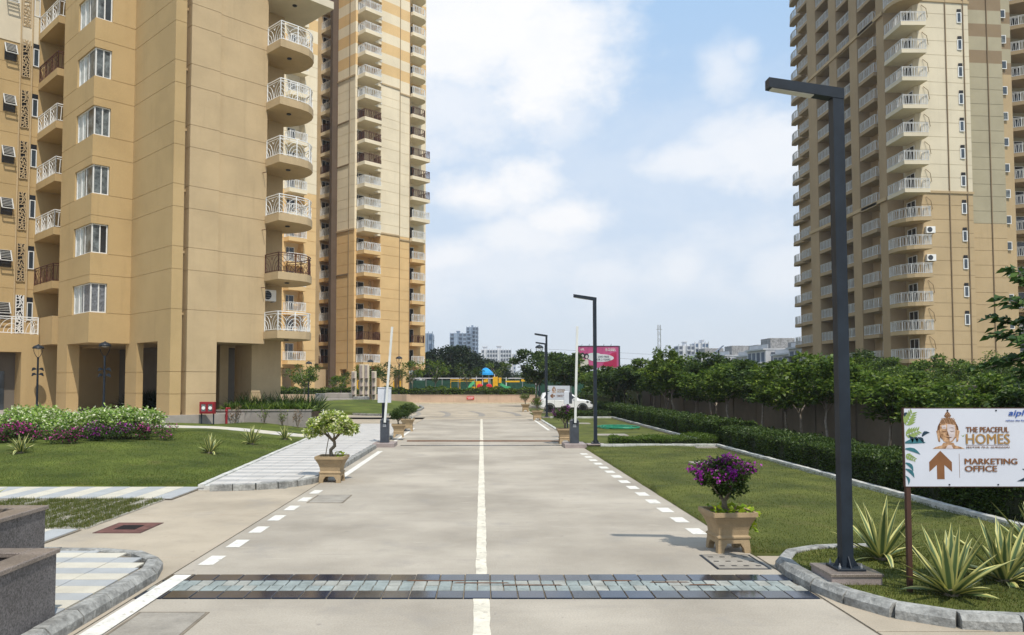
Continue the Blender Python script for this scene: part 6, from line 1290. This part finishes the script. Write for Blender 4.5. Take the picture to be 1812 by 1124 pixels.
# agaves / variegated yucca -----------------------------------------------------------
def petals_kind():
    for o in bpy.data.objects:
        if o.name.split('.')[0] in ('flowers',): o['kind'] = 'stuff'
def agave(loc, label, n, L, w0, seed, tilt=1.0, group='variegated spiky plants'):
    r = np.random.default_rng(seed); vs = []; fs = []; uv = []
    for k in range(n):
        a = k * 2.39996 + r.uniform(-.25, .25); f = (k + .5) / n; el = R(88 - 70 * f ** .8 * tilt + r.uniform(-6, 6)); l_ = L * (.62 + .38 * math.sin(math.pi * min(1, f * .75 + .25))) * r.uniform(.8, 1.12); dr = r.uniform(.05, .5) * f; hw = w0 * r.uniform(.8, 1.15); hd = np.array((math.cos(a), math.sin(a), 0)); sd = np.array((-math.sin(a), math.cos(a), 0)); p = hd * .03; e = el; S_ = 8; b = len(vs); tw = r.uniform(-.5, .5)
        if r.uniform() < .12 and f > .5: dr += 1.5
        for s in range(S_ + 1):
            u = s / S_; wdt = hw * (.62 + 1.5 * u * (1 - u) * 1.0) * (1 - u ** 3.2) + .001; up_ = np.array((-hd[0] * math.sin(e), -hd[1] * math.sin(e), math.cos(e))); s2 = sd * math.cos(tw * u) + up_ * math.sin(tw * u); nn = np.cross(s2, hd * math.cos(e) + np.array((0, 0, math.sin(e)))); 
            for c, v in ((-1, .0), (0, .5), (1, 1.)): vs.append(p + s2 * wdt * c + up_ * abs(c) * wdt * .45); uv.append(abs(v - .5) * 2)
            p = p + (hd * math.cos(e) + np.array((0, 0, math.sin(e)))) * l_ / S_; e -= dr / S_ * (1 + u)
        for s in range(S_):
            for c in (0, 1): o = b + s * 3 + c; fs.append((o, o + 1, o + 4, o + 3))
    me = bpy.data.meshes.new('leaves'); me.from_pydata([tuple(v) for v in vs], [], fs); ul = me.uv_layers.new(name='UVMap'); li = np.empty(len(me.loops), np.int32); me.loops.foreach_get('vertex_index', li); U = np.zeros((len(li), 2), np.float32); U[:, 0] = np.array(uv)[li]; ul.data.foreach_set('uv', U.ravel()); me.polygons.foreach_set('use_smooth', [True] * len(me.polygons))
    t = thing('agave', label, 'plant', loc, 0, group); put('leaves', me, AGAVE, t); MB().lathe([(.10, -.03), (.09, .04), (.04, .12)], 10).build('stem', BARK, t); return t
agave((5.42, 10.85, .10), 'striped spiky agave right behind the near lamp plinth', 26, .84, .050, 1); agave((5.30, 9.05, .10), 'large striped spiky agave right of the sign post, closest to the kerb', 32, .82, .052, 2); agave((6.30, 9.65, .10), 'striped spiky agave under the middle of the sign', 30, .86, .052, 3); agave((7.35, 10.4, .10), 'striped spiky agave cut by the right edge', 28, .95, .052, 4)
for i, (x, y, s, lb) in enumerate(((-14.25, 24.6, .62, 'striped spiky plant alone on the left lawn below the hedge'), (-8.95, 26.2, .70, 'striped spiky plant on the lawn, leftmost of the three by the footpath'), (-8.8, 30.4, .72, 'striped spiky plant on the lawn, middle of the three by the footpath'), (-8.35, 33.8, .62, 'striped spiky plant on the lawn, nearest the white side path'))): 
    agave((x, y, lawn_h(x, y)), lb, 22, s, .05, 10 + i, .85, 'small spiky plants on the left lawn'); 
agave((-5.92, 8.9, .84), 'spiky plant in the further granite planter box, only its leaf tips in view', 18, .72, .05, 31); 
# planting in the pots ---------------------------------------------------------------
def bougain(loc, label, h, wd, seed, petals, mat, nfl=900, leaf=TREED, crown=.5, dens=230):
    r = np.random.default_rng(seed); t = thing('potted_shrub', label, 'potted plant', loc, 0, 'shrubs growing in the square planters'); q = MB(); C_ = []
    for k in range(4):
        a = k * 1.6 + .3; e = (wd * .30 * math.cos(a), wd * .25 * math.sin(a), h * .62 + r.uniform(0, .12)); q.tube([(r.uniform(-.03, .03), r.uniform(-.03, .03), 0), (-.02 + r.uniform(-.03, .03), 0, h * .22), (e[0] * .5, e[1] * .5, h * .42), e], [.026, .022, .015, .006], 6)
    q.build('stem', BARK, t, smooth=True); n = 22
    for k in range(n):
        d = r.normal(size=3); d /= np.linalg.norm(d); u = r.uniform(.3, 1) ** .6; C_.append((d[0] * wd * .40 * u, d[1] * wd * .36 * u, h * .66 + d[2] * h * .24 * u))
    P_, D_ = clump_leaves(C_, list(wd * r.uniform(.10, .22, n)), dens, seed, .8); put('foliage', leaf_mesh('foliage', P_, D_, .055, .034, .2, seed), leaf, t)
    if nfl:
        top = np.argsort(-(P_[:, 2] + .20 * P_[:, 1] * -1 + r.normal(size=len(P_)) * h * .13)); idx = top[:int(len(top) * .45)]; cc = np.array(C_); pick = r.choice(idx, nfl // 14); Q = np.repeat(P_[pick], 14, 0) * (1.05, 1.05, 1.03) + r.normal(size=(nfl // 14 * 14, 3)) * .032; put('flowers', leaf_mesh('flowers', Q, r.normal(size=Q.shape) + (0, -.3, .4), .038, .036, .25, seed), mat, t)
    return t
bougain((3.66, 12.0, .545), 'purple bougainvillea shrub in the near right planter', .82, 1.02, 1, True, MAG, 1700, dens=300)
P_ = []; r = np.random.default_rng(8)
for k in range(70): P_.append((r.uniform(-.29, .29), r.uniform(-.29, .29), r.uniform(0, .08)))
for k in range(34): P_.append((.31 + r.uniform(0, .07), r.uniform(-.25, .2), .06 - r.uniform(0, .33)))
tag(put('trailing_plant', leaf_mesh('trailing_plant', np.array(P_), r.normal(size=(104, 3)) + (0, -.5, .5), .10, .085, .15, 3), LIME, None, (3.70, 12.0, .57)), 'lime green trailing sweet potato vine spilling from the near right planter', 'plant')
t = thing('potted_shrub', 'cream flowered bonsai shrub with a twisted trunk in the near left planter', 'potted plant', (-3.80, 20.25, .60), 0, 'shrubs growing in the square planters'); q = MB()
q.tube([(0, 0, 0), (-.03, 0, .10), (-.04, 0, .20), (.06, 0, .30), (.05, .02, .40), (-.02, .02, .48)], [.06, .05, .045, .045, .04, .03], 8); tips = [(-.34, .05, .74), (-.18, -.2, .86), (.10, .15, .92), (.33, -.05, .92), (.42, .1, .80), (-.4, -.1, .62), (.15, -.25, .78)]
for e in tips: q.tube([(.02, .02, .42), (e[0] * .45, e[1] * .4, .60), e], [.028, .018, .006], 6)
q.tube([(-.18, 0, -.02), (-.14, 0, .25), (-.10, .02, .50)], [.012, .012, .010], 5); q.build('trunk', BARK, t, smooth=True); r = np.random.default_rng(15); C_ = [(e[0] * u + r.normal() * .07, e[1] * u + r.normal() * .1, e[2] + r.uniform(-.10, .20)) for e in tips for u in (.7, 1.0, 1.2)]; P_, D_ = clump_leaves(C_, [.17] * len(C_), 290, 16, .75, .3); put('foliage', leaf_mesh('foliage', P_, D_, .082, .052, .2, 5), CREAMY, t)
sel = r.choice(len(P_), 420); Q = P_[sel] + (0, -.03, .04); put('flowers', leaf_mesh('flowers', Q, r.normal(size=Q.shape) + (0, -.3, .6), .05, .045, .2, 6), WHITEP, t); tag(put('trailing_plant', leaf_mesh('trailing_plant', np.array([(r.uniform(.05, .3), r.uniform(-.25, .1), r.uniform(0, .16)) for _ in range(34)]), r.normal(size=(34, 3)) + (0, 0, .5), .08, .06, .2, 7), LIME, None, (-3.75, 20.2, .60)), 'small lime green vine at the foot of the bonsai shrub', 'plant')
bougain((3.47, 32.9, .58), 'bougainvillea shrub with a purple top behind the right gate barrier', .98, 1.05, 3, True, MAG, 700, crown=.5, dens=180); bougain((-3.65, 35.0, .64), 'dark round shrub in the planter behind the left gate barrier', .75, .95, 4, False, MAG, 0, dens=170); bougain((-3.85, 41.4, .60), 'dark shrub with white flowers below it in the further left planter', .85, 1.15, 5, True, WHITEP, 0, dens=170); bougain((3.75, 53.4, .6), 'thin yellowish shrub in the planter before the white car', 1.0, .95, 6, True, PINKP, 40, TREEY, dens=70); bougain((3.85, 69.5, .6), 'green shrub in the furthest planter', 1.1, 1.1, 7, True, PINKP, 0, TREEG, dens=90)
P_ = np.array([(r.uniform(-.3, .3), r.uniform(-.3, 0), r.uniform(0, .12)) for _ in range(60)]); tag(put('white_flowers', leaf_mesh('white_flowers', P_, r.normal(size=P_.shape), .07, .06, .2, 1), WHITEP, None, (-3.85, 41.3, .64)), 'white blossoms in the further left planter under the dark shrub', 'flowers')

petals_kind()

# ---------------------------------------------------------------- air
hm = bpy.data.materials.new('haze_air'); hm.use_nodes = True; n_ = hm.node_tree.nodes; n_.remove(n_['Principled BSDF']); pv = n_.new('ShaderNodeVolumePrincipled'); pv.inputs['Color'].default_value = (.86, .92, 1, 1); pv.inputs['Density'].default_value = .00028; pv.inputs['Anisotropy'].default_value = .2
hm.node_tree.links.new(pv.outputs[0], n_['Material Output'].inputs['Volume'])
stuff(MB().box(-1260, 1260, -70, 1390, -1.1, 82).build('haze', hm))
